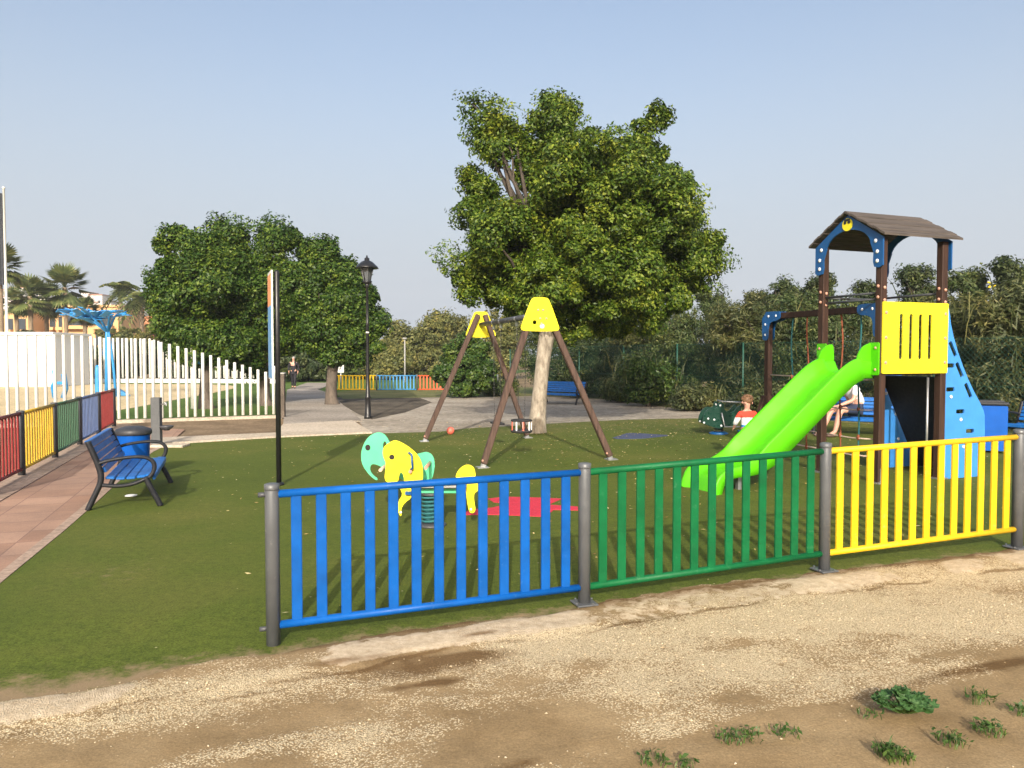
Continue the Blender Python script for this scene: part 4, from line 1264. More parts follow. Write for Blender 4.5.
    for k in range(5):
        y = y0 + .38 + .36 * k
        pts = [(W + .02 * math.sin(z * 4 + k), y + .012 * math.sin(z * 5 + k), z) for z in np.linspace(2.29, .12, 14)]
        MB().tube(pts, .013, 6).build('rope', M['teal_rope'] if k not in (1, 3) else M['rust_rope'], t)
        for z in (.16, .42, .85, 1.3):
            MB().blob((W, y, z), (.026, .026, .045)).build('rope_knot', M['rust_rope'], t)
    for z in (.16, .42, .85, 1.3):
        MB().tube([(W, y0 + .1, z), (W, y0 + .5, z - .02), (W, y0 + 1.2, z), (W, y1 - .05, z + .02)], .012, 6).build('rope', M['beige_rope'], t)
tower()

# ------------------------------------------------------------------ people
def skin_body(name, J, E, root, mat, parent=None, loc=(0, 0, 0), sub=2):
    """J: {key: (x,y,z,r)}; one continuous skinned surface"""
    keys = list(J); ix = {k: i for i, k in enumerate(keys)}
    me = bpy.data.meshes.new(name + '_rig')
    me.from_pydata([J[k][:3] for k in keys], [(ix[a], ix[b]) for a, b in E], [])
    o = bpy.data.objects.new(name + '_rig', me); COL.objects.link(o)
    md = o.modifiers.new('skin', 'SKIN'); md.branch_smoothing = .4
    for i, k in enumerate(keys):
        r = J[k][3]; r = r if isinstance(r, tuple) else (r, r)
        sv = me.skin_vertices[0].data[i]; sv.radius = r; sv.use_root = (k == root)
    s = o.modifiers.new('sub', 'SUBSURF'); s.levels = sub; s.render_levels = sub
    dg = bpy.context.evaluated_depsgraph_get()
    ev = o.evaluated_get(dg)
    m2 = bpy.data.meshes.new_from_object(ev)
    m2.name = name
    bpy.data.objects.remove(o)
    m2.polygons.foreach_set('use_smooth', [True] * len(m2.polygons))
    m2.materials.clear()
    return link(name, m2, mat, parent, loc)

def add_hand(J, E, wrist, d, side, k, s=1.0):
    """palm and five fingers from the wrist along direction d, slightly curled"""
    w = Vector(J[wrist][:3]); d = Vector(d).normalized(); side = Vector(side).normalized()
    nrm = d.cross(side).normalized()
    pm = w + d * .045 * s
    J[k + 'palm'] = (*pm, (.026 * s, .016 * s)); E.append((wrist, k + 'palm'))
    for i, (o, l) in enumerate(((-.024, .062), (-.008, .072), (.008, .067), (.023, .052))):
        a = pm + side * o * s + d * .032 * s; b = a + d * l * .55 * s; c = b + (d * .75 + nrm * .5) * l * .5 * s
        J[f'{k}f{i}a'] = (*a, .0085 * s); J[f'{k}f{i}b'] = (*b, .0075 * s); J[f'{k}f{i}c'] = (*c, .006 * s)
        E += [(k + 'palm', f'{k}f{i}a'), (f'{k}f{i}a', f'{k}f{i}b'), (f'{k}f{i}b', f'{k}f{i}c')]
    a = pm - side * .030 * s - d * .01 * s; b = a - side * .02 * s + d * .03 * s
    J[k + 'ta'] = (*a, .010 * s); J[k + 'tb'] = (*b, .0075 * s)
    E += [(k + 'palm', k + 'ta'), (k + 'ta', k + 'tb')]

def child():
    base = gx(747.5, 12.2)
    J = {'pel': (0, 0, .46, (.085, .07)), 'belly': (0, 0, .56, (.085, .068)), 'chest': (0, 0, .70, (.092, .066)), 'neck': (0, .0, .80, .036), 'jaw': (-.006, -.004, .855, (.058, .062)), 'head': (0, .004, .93, (.075, .083)), 'crown': (0, .006, .985, (.055, .06))}
    E = [('pel', 'belly'), ('belly', 'chest'), ('chest', 'neck'), ('neck', 'jaw'), ('jaw', 'head'), ('head', 'crown')]
    for s, n in ((-1, 'L'), (1, 'R')):
        J.update({n + 'sh': (s * .105, 0, .745, .042), n + 'el': (s * .165, .02, .60, .031), n + 'wr': (s * .165, .10, .50, .022),
                  n + 'hip': (s * .06, 0, .42, .06), n + 'kn': (s * .065, .01, .24, .043), n + 'an': (s * .065, -.01, .06, .028), n + 'toe': (s * .075, .085, .025, .024)})
        E += [('chest', n + 'sh'), (n + 'sh', n + 'el'), (n + 'el', n + 'wr'), ('pel', n + 'hip'), (n + 'hip', n + 'kn'), (n + 'kn', n + 'an'), (n + 'an', n + 'toe')]
        add_hand(J, E, n + 'wr', (0, .6, -.5), (s * -.4, .5, .6), n + 'h', .62)
    # face is turned to the left: nose and ear
    J['nose'] = (-.085, .03, .905, .012); E.append(('head', 'nose'))
    body = skin_body('person', J, E, 'pel', M['skin'], None, base, 2)
    tag(body, 'small child in a red, white and blue striped top seen from behind', 'person')
    mb = MB()
    mb.blob((.002, .01, .955), (.083, .090, .078), 16, 10)
    rr = random.Random(5)
    for k in range(160):                     # short tufts
        a = rr.uniform(0, 2 * PI); ph = rr.uniform(.05, 1.45)
        n = Vector((math.cos(a) * math.cos(ph), math.sin(a) * math.cos(ph), math.sin(ph)))
        p = Vector((.002, .01, .955)) + Vector((n.x * .081, n.y * .088, n.z * .076))
        mb.tube([p, p + n * .012 + Vector((rr.uniform(-.01, .01), rr.uniform(-.01, .01), .006))], [.008, .002], 4)
    mb.build('hair', M['hair'], body)
    ear = MB().blob((.076, .0, .905), (.010, .016, .024), 8, 6).blob((-.05, -.05, .905), (.012, .012, .024), 8, 6); ear.build('ears', M['skin'], body)
    J2 = {'hem': (0, 0, .42, (.105, .088)), 'waist': (0, 0, .55, (.104, .084)), 'chest': (0, 0, .69, (.108, .08)), 'col': (0, 0, .775, (.058, .05))}
    E2 = [('hem', 'waist'), ('waist', 'chest'), ('chest', 'col')]
    for s, n in ((-1, 'L'), (1, 'R')):
        J2.update({n + 'a': (s * .11, 0, .742, .054), n + 'b': (s * .165, .02, .61, .043), n + 'c': (s * .167, .07, .545, .036)})
        E2 += [('chest', n + 'a'), (n + 'a', n + 'b'), (n + 'b', n + 'c')]
    skin_body('shirt', J2, E2, 'chest', M['shirt'], body)
    J3 = {'w': (0, 0, .45, (.10, .084))}; E3 = []
    for s, n in ((-1, 'L'), (1, 'R')):
        J3.update({n + 'h': (s * .06, 0, .40, .07), n + 'k': (s * .065, .01, .24, .058)}); E3 += [('w', n + 'h'), (n + 'h', n + 'k')]
    skin_body('shorts', J3, E3, 'w', M['shorts_blue'], body)
    for s in (-1, 1): MB().blob((s * .072, .035, .03), (.035, .07, .03), 10, 6).build('shoe', M['shoe'], body)
    body.rotation_euler = (0, 0, R(8)); body.scale = (1.06, 1.06, .98)
child()

def walker():
    base = gx(294, 41.0)
    J = {'pel': (0, 0, .95, (.15, .11)), 'belly': (0, 0, 1.1, (.145, .11)), 'chest': (0, 0, 1.32, (.17, .115)), 'neck': (0, 0, 1.48, .055), 'jaw': (0, -.015, 1.55, (.065, .075)), 'head': (0, 0, 1.62, (.078, .092)), 'crown': (0, .005, 1.69, (.06, .07)), 'nose': (0, -.105, 1.59, .014)}
    E = [('pel', 'belly'), ('belly', 'chest'), ('chest', 'neck'), ('neck', 'jaw'), ('jaw', 'head'), ('head', 'crown'), ('head', 'nose')]
    for s, n in ((-1, 'L'), (1, 'R')):
        J.update({n + 'sh': (s * .19, 0, 1.40, .062), n + 'el': (s * .25, .05 * s, 1.13, .045), n + 'wr': (s * .24, -.06, .90, .03),
                  n + 'hip': (s * .09, 0, .88, .095), n + 'kn': (s * .10, -.10 * s - .03, .50, .062), n + 'an': (s * .10, .12 * -s, .09, .04), n + 'toe': (s * .11, .12 * -s - .16, .04, .035)})
        E += [('chest', n + 'sh'), (n + 'sh', n + 'el'), (n + 'el', n + 'wr'), ('pel', n + 'hip'), (n + 'hip', n + 'kn'), (n + 'kn', n + 'an'), (n + 'an', n + 'toe')]
        add_hand(J, E, n + 'wr', (0, -.1, -1), (0, -1, .1), n + 'h')
    b = skin_body('person', J, E, 'pel', M['skin'], None, base, 2)
    tag(b, 'distant adult in dark clothes walking on the path under the trees', 'person')
    MB().blob((0, .02, 1.655), (.086, .095, .075), 14, 8).build('hair', M['grey_hair'], b)
    J2 = {'hem': (0, 0, .82, (.18, .14)), 'w': (0, 0, 1.08, (.17, .13)), 'c': (0, 0, 1.33, (.19, .135)), 'n': (0, 0, 1.45, (.09, .08))}; E2 = [('hem', 'w'), ('w', 'c'), ('c', 'n')]
    for s, n in ((-1, 'L'), (1, 'R')):
        J2.update({n + 'a': (s * .195, 0, 1.39, .078), n + 'b': (s * .255, .05 * s, 1.13, .06), n + 'c2': (s * .245, -.05, .94, .048)}); E2 += [('c', n + 'a'), (n + 'a', n + 'b'), (n + 'b', n + 'c2')]
    skin_body('coat', J2, E2, 'c', M['dark_cloth'], b)
    J3 = {'w': (0, 0, .92, (.15, .12))}; E3 = []
    for s, n in ((-1, 'L'), (1, 'R')):
        J3.update({n + 'h': (s * .09, 0, .86, .11), n + 'k': (s * .10, -.10 * s - .03, .50, .08), n + 'f': (s * .10, .12 * -s, .12, .06)}); E3 += [('w', n + 'h'), (n + 'h', n + 'k'), (n + 'k', n + 'f')]
    skin_body('trousers', J3, E3, 'w', M['dark_cloth'], b)
    for s in (-1, 1): MB().blob((s * .105, .12 * -s - .07, .045), (.045, .14, .045), 10, 6).build('shoe', M['shoe'], b)
walker()

def sitter():
    base = Vector((7.08, 15.72, gz(6.98)))
    # local: faces -x, sits on the bench, hunched forward
    J = {'pel': (.10, 0, .54, (.13, .15)), 'belly': (.06, 0, .68, (.13, .15)), 'chest': (-.08, -.01, .90, (.13, .17)), 'neck': (-.24, -.02, 1.02, .055), 'jaw': (-.33, -.02, 1.02, (.07, .065)), 'head': (-.34, -.02, 1.10, (.09, .078)), 'crown': (-.32, -.02, 1.17, (.07, .06)), 'nose': (-.445, -.02, 1.05, .014)}
    E = [('pel', 'belly'), ('belly', 'chest'), ('chest', 'neck'), ('neck', 'jaw'), ('jaw', 'head'), ('head', 'crown'), ('head', 'nose')]
    for s, n in ((-1, 'L'), (1, 'R')):
        J.update({n + 'sh': (-.13, s * .19, .97, .06), n + 'el': (-.24, s * .22, .72, .045), n + 'wr': (-.46, s * .12, .62, .03),
                  n + 'hip': (.02, s * .09, .53, .095), n + 'kn': (-.45, s * .11, .52, .065), n + 'an': (-.62 - .05 * s, s * .11, .10, .04), n + 'toe': (-.77 - .05 * s, s * .11, .04, .033)})
        E += [('chest', n + 'sh'), (n + 'sh', n + 'el'), (n + 'el', n + 'wr'), ('pel', n + 'hip'), (n + 'hip', n + 'kn'), (n + 'kn', n + 'an'), (n + 'an', n + 'toe')]
        add_hand(J, E, n + 'wr', (-1, -s * .2, -.1), (0, 1, 0), n + 'h')
    b = skin_body('person', J, E, 'pel', M['skin'], None, base, 2)
    b.rotation_euler = (0, 0, R(22)); b.scale = (1.08, 1.08, 1.04)
    tag(b, 'person in a white top hunched on the blue bench behind the slide', 'person')
    MB().blob((-.315, -.02, 1.12), (.095, .088, .095), 14, 8).build('hair', M['hair'], b)
    J2 = {'h': (.11, 0, .56, (.15, .17)), 'w': (.06, 0, .70, (.15, .17)), 'c': (-.07, 0, .90, (.155, .19)), 'n': (-.19, -.02, .985, (.08, .09))}; E2 = [('h', 'w'), ('w', 'c'), ('c', 'n')]
    for s, n in ((-1, 'L'), (1, 'R')):
        J2.update({n + 'a': (-.13, s * .195, .965, .078), n + 'b': (-.21, s * .22, .79, .068)}); E2 += [('c', n + 'a'), (n + 'a', n + 'b')]
    skin_body('shirt', J2, E2, 'c', M['white_cloth'], b)
    J3 = {'w': (.10, 0, .53, (.15, .16))}; E3 = []
    for s, n in ((-1, 'L'), (1, 'R')):
        J3.update({n + 'h': (.0, s * .09, .53, .11), n + 'k': (-.36, s * .11, .525, .085)}); E3 += [('w', n + 'h'), (n + 'h', n + 'k')]
    skin_body('shorts', J3, E3, 'w', M['navy_cloth'], b)
    for s in (-1, 1): MB().blob((-.70 - .05 * s, s * .11, .035), (.13, .045, .035), 10, 6).build('shoe', M['shoe'], b)
sitter()

# ------------------------------------------------------------------ vegetation
def leaf_quads(Pn, Nrm, size, aspect, rng, jitter=.52):
    n = len(Pn)
    nr = Nrm + jitter * rng.normal(size=(n, 3))
    nr /= np.linalg.norm(nr, axis=1, keepdims=True) + 1e-9
    a = rng.normal(size=(n, 3)); a -= nr * (a * nr).sum(1, keepdims=True); a /= np.linalg.norm(a, axis=1, keepdims=True) + 1e-9
    b = np.cross(nr, a)
    L = size * (.65 + .7 * rng.random((n, 1)))
    w = L * aspect
    v0 = Pn - a * L * .5; v1 = Pn + b * w * .5 - nr * L * .06; v2 = Pn + a * L * .5 - nr * L * .14; v3 = Pn - b * w * .5 - nr * L * .06
    V = np.stack([v0, v1, v2, v3], 1).reshape(-1, 3)
    F = np.arange(4 * n).reshape(n, 4)
    return V, F

def crown_points(lobes, ncl, per, clr, rng, inner=.25, flat=.85):
    """leafy tufts (each a ragged shell of leaves) spread over the outer volume of the lobes"""
    C = np.array([l[0] for l in lobes]); Rd = np.array([l[1] for l in lobes])
    Rd = np.maximum(Rd - .28 * clr, Rd * .7)
    area = (Rd[:, 0] * Rd[:, 1] + Rd[:, 1] * Rd[:, 2] + Rd[:, 0] * Rd[:, 2]); pr = area / area.sum()
    P_, N_ = [], []
    while len(P_) < ncl:
        k = rng.choice(len(lobes), p=pr)
        d = rng.normal(size=3); d /= np.linalg.norm(d)
        inn = rng.random() < inner
        f = .3 + .4 * rng.random() if inn else .70 + .26 * rng.random()
        p = C[k] + Rd[k] * d * f
        q_ = np.sqrt((((p - C) / Rd) ** 2).sum(1))
        q_[k] = 9
        if not inn and (q_ < .66).any(): continue
        P_.append(p); N_.append(d)
    P_ = np.array(P_); N_ = np.array(N_)
    szs = clr * (.55 + .8 * rng.random(ncl) ** 1.5)
    d = rng.normal(size=(ncl, per, 3)); d += N_[:, None, :] * .35 + np.array([0, 0, .25])
    d /= np.linalg.norm(d, axis=2, keepdims=True) + 1e-9
    rr_ = .5 + .5 * rng.random((ncl, per, 1)) ** .6
    # ragged: a few leading sprigs per tuft reach farther
    spr = rng.normal(size=(ncl, 7, 3)); spr[:, :, 2] += .75; spr /= np.linalg.norm(spr, axis=2, keepdims=True)
    al = np.clip((d[:, :, None, :] * spr[:, None, :, :]).sum(3).max(2, keepdims=True), 0, 1)
    rr_ = rr_ * (.72 + .55 * al ** 9)
    off = d * rr_ * szs[:, None, None] * np.array([1, 1, flat])
    pts = (P_[:, None, :] + off).reshape(-1, 3)
    nr = (N_[:, None, :] * .25 + d * .75 + np.array([0, 0, .45])).reshape(-1, 3)
    return pts, nr, P_

def limb(mb, a, b, r0, r1, rng, n=5, wob=.12):
    a, b = Vector(a), Vector(b); L = (b - a).length
    pts = [a.lerp(b, i / n) + Vector(rng.normal(size=3)) * wob * L * .25 * (0 < i < n) + Vector((0, 0, .10 * L * math.sin(PI * i / n))) for i in range(n + 1)]
    mb.tube(pts, [r0 + (r1 - r0) * i / n for i in range(n + 1)], 7)

def tree(name, base, lobes, trunk, mat, barkmat, label, group, ncl, per, clr, leaf, aspect, seed, limbs=10, inner=.25, cat='tree', crownname='crown'):
    """lobes in world coordinates; trunk: list of (x,y,z,r) local"""
    rng = np.random.default_rng(seed)
    t = thing(name, base, label, cat, group)
    b = np.array(base)
    L = [(np.array(c) - b, np.array(r)) for c, r in lobes]
    pts, nr, C = crown_points(L, ncl, per, clr, rng, inner)
    k = pts[:, 2] > .05
    V, F = leaf_quads(pts[k], nr[k], leaf, aspect, rng)
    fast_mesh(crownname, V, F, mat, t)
    if trunk:
        mb = MB()
        tp = smooth_poly([tuple(p) for p in trunk], 2, False)
        mb.tube([p[:3] for p in tp], [p[3] for p in tp], 14)
        mb.build('trunk', barkmat, t)
        top = Vector(trunk[-1][:3])
        lb = MB()
        for i in range(limbs):
            l = L[i % len(L)]
            e = Vector(l[0]) + Vector(rng.normal(size=3)) * float(l[1].mean()) * .35
            limb(lb, top - Vector((0, 0, .2 + .3 * rng.random())), e, trunk[-1][3] * .40, .015, rng)
        for i in range(limbs * 3):
            c = Vector(C[rng.integers(len(C))]); a = top.lerp(c, .55)
            limb(lb, a, c, .035, .008, rng, 4)
        lb.build('limbs', M['limb_bark'], t)
    return t

def px_lobes(lst, Y, depth_scale=1.05, spread=0.0, seed=1):
    rng = random.Random(seed)
    out = []
    for (px, py, r) in lst:
        c = at(px, py, Y); rr = r * Y / FOC
        offs = [0.0] if r < 38 else [0.0, -spread * (.7 + .4 * rng.random()), spread * (.7 + .4 * rng.random())]
        for o in offs:
            k = 1.0 if o == 0 else .82
            out.append(((c.x, Y + o + rng.uniform(-.2, .2), c.z), (rr * k, rr * depth_scale * k, rr * k * (1.0 if o == 0 else .9))))
    return out

# the big tree
mt_lobes = px_lobes([(474, 112, 11), (484, 120, 13), (488, 134, 15), (499, 128, 12), (505, 146, 14), (522, 132, 12), (528, 152, 18), (551, 104, 12), (545, 118, 14), (560, 122, 15), (553, 138, 22), (585, 152, 22), (608, 150, 16), (655, 121, 11), (648, 132, 13), (660, 150, 20), (640, 155, 22), (610, 178, 38), (553, 180, 38), (515, 207, 18), (480, 188, 13), (473, 182, 10), (478, 212, 22), (505, 245, 40), (471, 275, 22), (457, 265, 9),
                     (672, 192, 30), (688, 226, 20), (650, 225, 48), (575, 235, 62), (686, 262, 26), (668, 290, 36), (610, 290, 50), (545, 290, 44), (495, 290, 34), (467, 300, 15), (640, 318, 22), (580, 322, 26), (711, 238, 11), (700, 255, 20), (704, 272, 14), (503, 160, 15), (495, 150, 13), (684, 178, 12)], 17.3, 1.05, 1.35, 4)
base = ground_at(537, 432.5)
tree('ficus_tree', tuple(base), mt_lobes, [(-.02, 0, -.1, .27), (.0, 0, .15, .20), (.05, .02, .8, .165), (.13, 0, 1.6, .155), (.2, 0, 2.1, .18), (.3, 0, 2.5, .18)], M['ficus'], M['bark_pale'],
     'big dense green tree with a pale trunk behind the swing set', None, 640, 680, .44, .085, .5, 21, 11, .14)

# three trees on the left
lt = [('dark leafy tree over the white fence, leftmost of the left clump', [(165, 247, 12), (170, 245, 12), (183, 240, 12), (190, 256, 20), (205, 250, 15), (183, 285, 32), (168, 275, 15), (167, 305, 14), (215, 285, 38), (170, 325, 20), (205, 335, 34), (235, 345, 26), (180, 345, 13)], 25.6, (205, 25.6), 0),
      ('dark leafy tree in the middle of the left clump, behind the edge on sign board', [(219, 230, 12), (230, 233, 14), (240, 236, 10), (228, 252, 18), (262, 235, 12), (275, 232, 12), (288, 238, 12), (274, 254, 22), (245, 275, 26), (265, 300, 44), (255, 345, 32), (280, 333, 24), (290, 290, 32), (232, 320, 30)], 27.2, (264, 27.2), 0),
      ('dark leafy tree with bare trunk beside the cream path, left of the street lamp', [(310, 250, 11), (326, 254, 12), (322, 270, 20), (348, 270, 13), (318, 288, 30), (345, 298, 28), (364, 300, 14), (330, 325, 34), (370, 325, 16), (350, 345, 22), (312, 335, 20), (376, 345, 9), (340, 350, 16)], 27.4, (331, 27.2), 0)]
for k, (lab, lob, Y, (bx, bY), _) in enumerate(lt):
    lobes = px_lobes(lob, Y, 1.1, .8, 9 + k)
    b = gx(bx, bY)
    tree('shade_tree', tuple(b), lobes, [(.05, 0, -.1, .30), (.0, 0, .2, .21), (.03, 0, .9, .18), (.10, 0, 1.5, .19), (.12, 0, 2.0, .17)], M['ficus_dark'], M['bark'], lab, 'dark shade trees above the white fence', 270, 520, .52, .115, .55, 31 + k, 10, .14)

# round bush by the far fence
b = gx(465, 32.0)
tree('round_bush', tuple(b), px_lobes([(465, 366, 24), (450, 372, 17), (480, 372, 17), (464, 350, 17), (478, 352, 12), (452, 386, 10), (482, 385, 10), (465, 385, 16)], 32.0, 1.0, .3, 3), [(0, 0, -.1, .08), (0, 0, .8, .05)], M['bush'], M['bark'],
     'round bright topped bush beside the far orange red fence panel', None, 130, 260, .34, .14, .6, 51, 5, .2, 'bush')

# scrub trees in the middle distance
scr = [(398, 352, 26, 62, 'olive', 'pale olive scrub tree above the far yellow fence, left of the thin lamp'), (428, 348, 30, 64, 'olive', 'pale olive scrub tree rising above the far blue fence panel'), (455, 345, 30, 66, 'olive', 'pale olive scrub tree just left of the rear swing plate, behind the round bush'),
       (318, 362, 17, 58, 'scrub', 'small grey green tree beyond the walker on the path'), (360, 366, 13, 60, 'scrub', 'low grey green shrub seen between the bare trunk and the lamp post'), (385, 362, 16, 58, 'olive', 'low olive shrub right behind the lamp post'),
       (500, 345, 30, 60, 'olive', 'olive scrub tree seen between the two swing frames'), (300, 366, 12, 64, 'scrub_dk', 'dark far shrub behind the walker'), (345, 364, 14, 66, 'scrub_dk', 'dark far shrub behind the bare tree trunk')]
for k, (px, py, r, Y, m, lab) in enumerate(scr):
    rr = random.Random(k)
    lob = [(px + rr.uniform(-.7, .7) * r, py + rr.uniform(-.8, .5) * r, r * rr.uniform(.38, .6)) for _ in range(9)] + [(px, py + r * .55, r * .75), (px, py, r * .7)]
    b = gx(px, Y)
    tree('scrub_tree', tuple(b), px_lobes(lob, Y, 1.1, .9, k), [(0, 0, -.1, .16), (.1, 0, .9, .1)], M[m], M['bark'], lab, 'scrub trees in the far background', 150, 150, .8, .26, .45, 60 + k, 6, .3)

# hedge behind the chain-link fence: distinct shrubs with reedy blades
CL0 = Vector((5.43, 25.0, 0)); CLD = Vector((.469, -.883, 0)).normalized(); CLN = Vector((.883, .469, 0))
def blades(mb_pts, n, L, w, lean, rng, V, F, off):
    pass
def reed_mesh(roots, L, w, rng, droop=.5):
    n = len(roots)
    az = rng.random(n) * 2 * PI
    lean = .15 + .5 * rng.random(n)
    h = L * (.6 + .7 * rng.random(n))
    dirv = np.stack([np.cos(az), np.sin(az), np.zeros(n)], 1)
    side = np.stack([-np.sin(az + .6), np.cos(az + .6), np.zeros(n)], 1)
    rows = []
    for f, ww in ((0, .8), (.4, 1.0), (.75, .7), (1.0, .06)):
        up = h * (f - droop * .35 * f ** 3)
        out = h * lean * f ** 2
        p = roots + dirv * out[:, None]; p[:, 2] += up
        rows.append((p - side * w * ww * .5, p + side * w * ww * .5))
    V = np.stack([x for r in rows for x in r], 1).reshape(-1, 3)
    b = np.arange(n)[:, None] * 8
    F = np.concatenate([b + np.array([[2 * i, 2 * i + 1, 2 * i + 3, 2 * i + 2]]) for i in range(3)], 0)
    return V, F

def shrub(name, x, y, rx, h, mat, label, group, seed, ncl=150, reeds=0, leaf=.16, reedmat='reed', cat='shrub', flowers=0, low=.0, aspect=.38):
    rng = np.random.default_rng(seed); rr = random.Random(seed)
    base = (x, y, gz(x))
    lobes = []
    for k in range(12):
        f = rr.random()
        lobes.append(((x + rr.uniform(-.75, .75) * rx, y + rr.uniform(-.6, .6) * rx, base[2] + h * (.15 + .68 * f)), (rx * rr.uniform(.36, .56), rx * rr.uniform(.36, .56), h * rr.uniform(.15, .27))))
    lobes.append(((x, y, base[2] + h * .42), (rx * 1.0, rx * .8, h * .44)))
    t = tree(name, base, lobes, [(0, 0, -.1, .09), (.1, .05, h * .4, .05)], M[mat], M['bark'], label, group, ncl, 110, .44, leaf, aspect, seed, 7, .2, cat, 'foliage')
    if reeds:
        roots = np.stack([(rng.random(reeds) * 2 - 1) * rx, (rng.random(reeds) * 2 - 1) * rx * .7, h * (.25 + .55 * rng.random(reeds))], 1)
        V, F = reed_mesh(roots, .20 * h + .25, .026, rng)
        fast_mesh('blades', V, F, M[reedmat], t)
    if flowers:
        fm = MB()
        for k in range(flowers):
            c = Vector((rr.uniform(-.55, .55) * rx, rr.uniform(-.7, .1) * rx, h * rr.uniform(.86, 1.0)))
            for j in range(6): fm.blob(c + Vector((rr.uniform(-.09, .09), rr.uniform(-.09, .09), rr.uniform(-.08, .08))), (.035, .035, .02), 6, 4)
        fm.build('flowers', M['flower'], t)
    return t

hg = 'shrubs and reeds behind the green wire fence'
def along(s, off):                       # s metres along the fence from the third post, off metres behind it
    return CL0 + CLD * s + CLN * off
HS = [  # s, off, rx, h, mat, label, reeds, flowers
    (-9.5, 1.6, 2.2, 3.4, 'scrub', 'green shrub behind the pale trunk of the big tree, left of the shaded bench', 500, 0),
    (-6.3, 1.6, 2.1, 3.3, 'scrub_dk', 'dark shrub behind the wire fence, below the right side of the big crown', 500, 0),
    (-3.2, 1.7, 2.0, 3.35, 'reed', 'yellowish reedy shrub behind the wire fence, just right of the big crown', 1300, 0),
    (-.4, 1.7, 1.9, 3.5, 'scrub', 'tall mixed shrub behind the wire fence, left of the green rider', 1200, 0),
    (2.4, 1.7, 1.9, 3.55, 'reed', 'reedy shrub behind the wire fence, above the child', 1500, 0),
    (5.0, 1.7, 1.9, 3.5, 'scrub', 'leafy shrub behind the rope wing of the tower', 900, 0),
    (7.5, 1.7, 1.9, 3.4, 'reed', 'reedy shrub behind the slide entry of the tower', 1200, 0),
    (9.8, 1.7, 1.7, 3.3, 'reed', 'reedy shrub with yellow flowers right of the tower roof post', 1500, 5),
    (11.9, 1.8, 1.7, 3.3, 'scrub_dk', 'dark dense shrub right of the light blue climbing wall', 900, 3),
    (13.9, 1.9, 1.8, 3.4, 'reed', 'tall reedy shrub at the right frame edge', 1500, 0),
]
for k, (s, off, rx, h, m, lab, reeds, fl) in enumerate(HS):
    p = along(s, off)
    shrub('hedge_shrub', p.x, p.y, rx, h, m, lab, hg, 100 + k, 330, int(reeds * .12), .10 if m != 'reed' else .17, 'reed', 'shrub', fl, aspect=.42 if m != 'reed' else .2)
# taller trees that stand behind the hedge
for k, (px, py, r, Y, m, lab) in enumerate([(715, 300, 13, 33, 'scrub', 'small tree top above the hedge beside the big crown'), (789, 290, 19, 31, 'scrub_dk', 'dark round tree top above the hedge left of the tower'), (822, 285, 13, 30, 'scrub_dk', 'narrow tree top just left of the tower front post'),
                                           (866, 296, 12, 29, 'scrub_dk', 'dark tree top framed by the tower opening'), (917, 282, 15, 27, 'scrub_dk', 'dark tree top between the two right tower posts'), (758, 305, 14, 32, 'reed', 'pale bushy tree top above the hedge left of the blue bracket'), (970, 284, 14, 25, 'scrub', 'grey green tree top right of the tower roof'), (1012, 276, 15, 24, 'scrub_dk', 'dark tree top above the hedge at the right frame edge')]):
    rr = random.Random(200 + k)
    lob = [(px + rr.uniform(-.9, .9) * r, py + rr.uniform(-.6, .9) * r, r * rr.uniform(.35, .55)) for _ in range(8)] + [(px, py + r * .9, r * .8), (px, py + r * 2.2, r)]
    b = gx(px, Y)
    tree('hedge_tree', tuple(b), px_lobes(lob, Y, 1.1, .4, k), [(0, 0, -.1, .12), (.05, 0, 2.6, .07)], M[m], M['bark'], lab, 'tree tops standing behind the hedge', 110, 110, .36, .13, .4, 220 + k, 8, .2)
# low growth in front of the wire
for k, (px, Y, rx, h, m, lab) in enumerate([(648, 25.2, .95, 1.75, 'bush', 'low bright green shrub in front of the wire fence, beyond the gravel'), (618, 27.5, .6, .8, 'scrub', 'small dull shrub at the gravel edge, right of the shaded bench'), (700, 23.2, .7, .6, 'reed', 'low grassy clump at the foot of the wire fence'), (768, 20.6, .6, .7, 'reed', 'low grassy clump behind the child at the wire fence'), (500, 33.5, .8, .6, 'scrub', 'low dull shrub on the gravel edge right of the round bush')]):
    p = gx(px, Y)
    shrub('low_shrub', p.x, p.y, rx, h, m, lab, 'low shrubs in front of the wire fence', 140 + k, 70, 150, .12, 'reed')

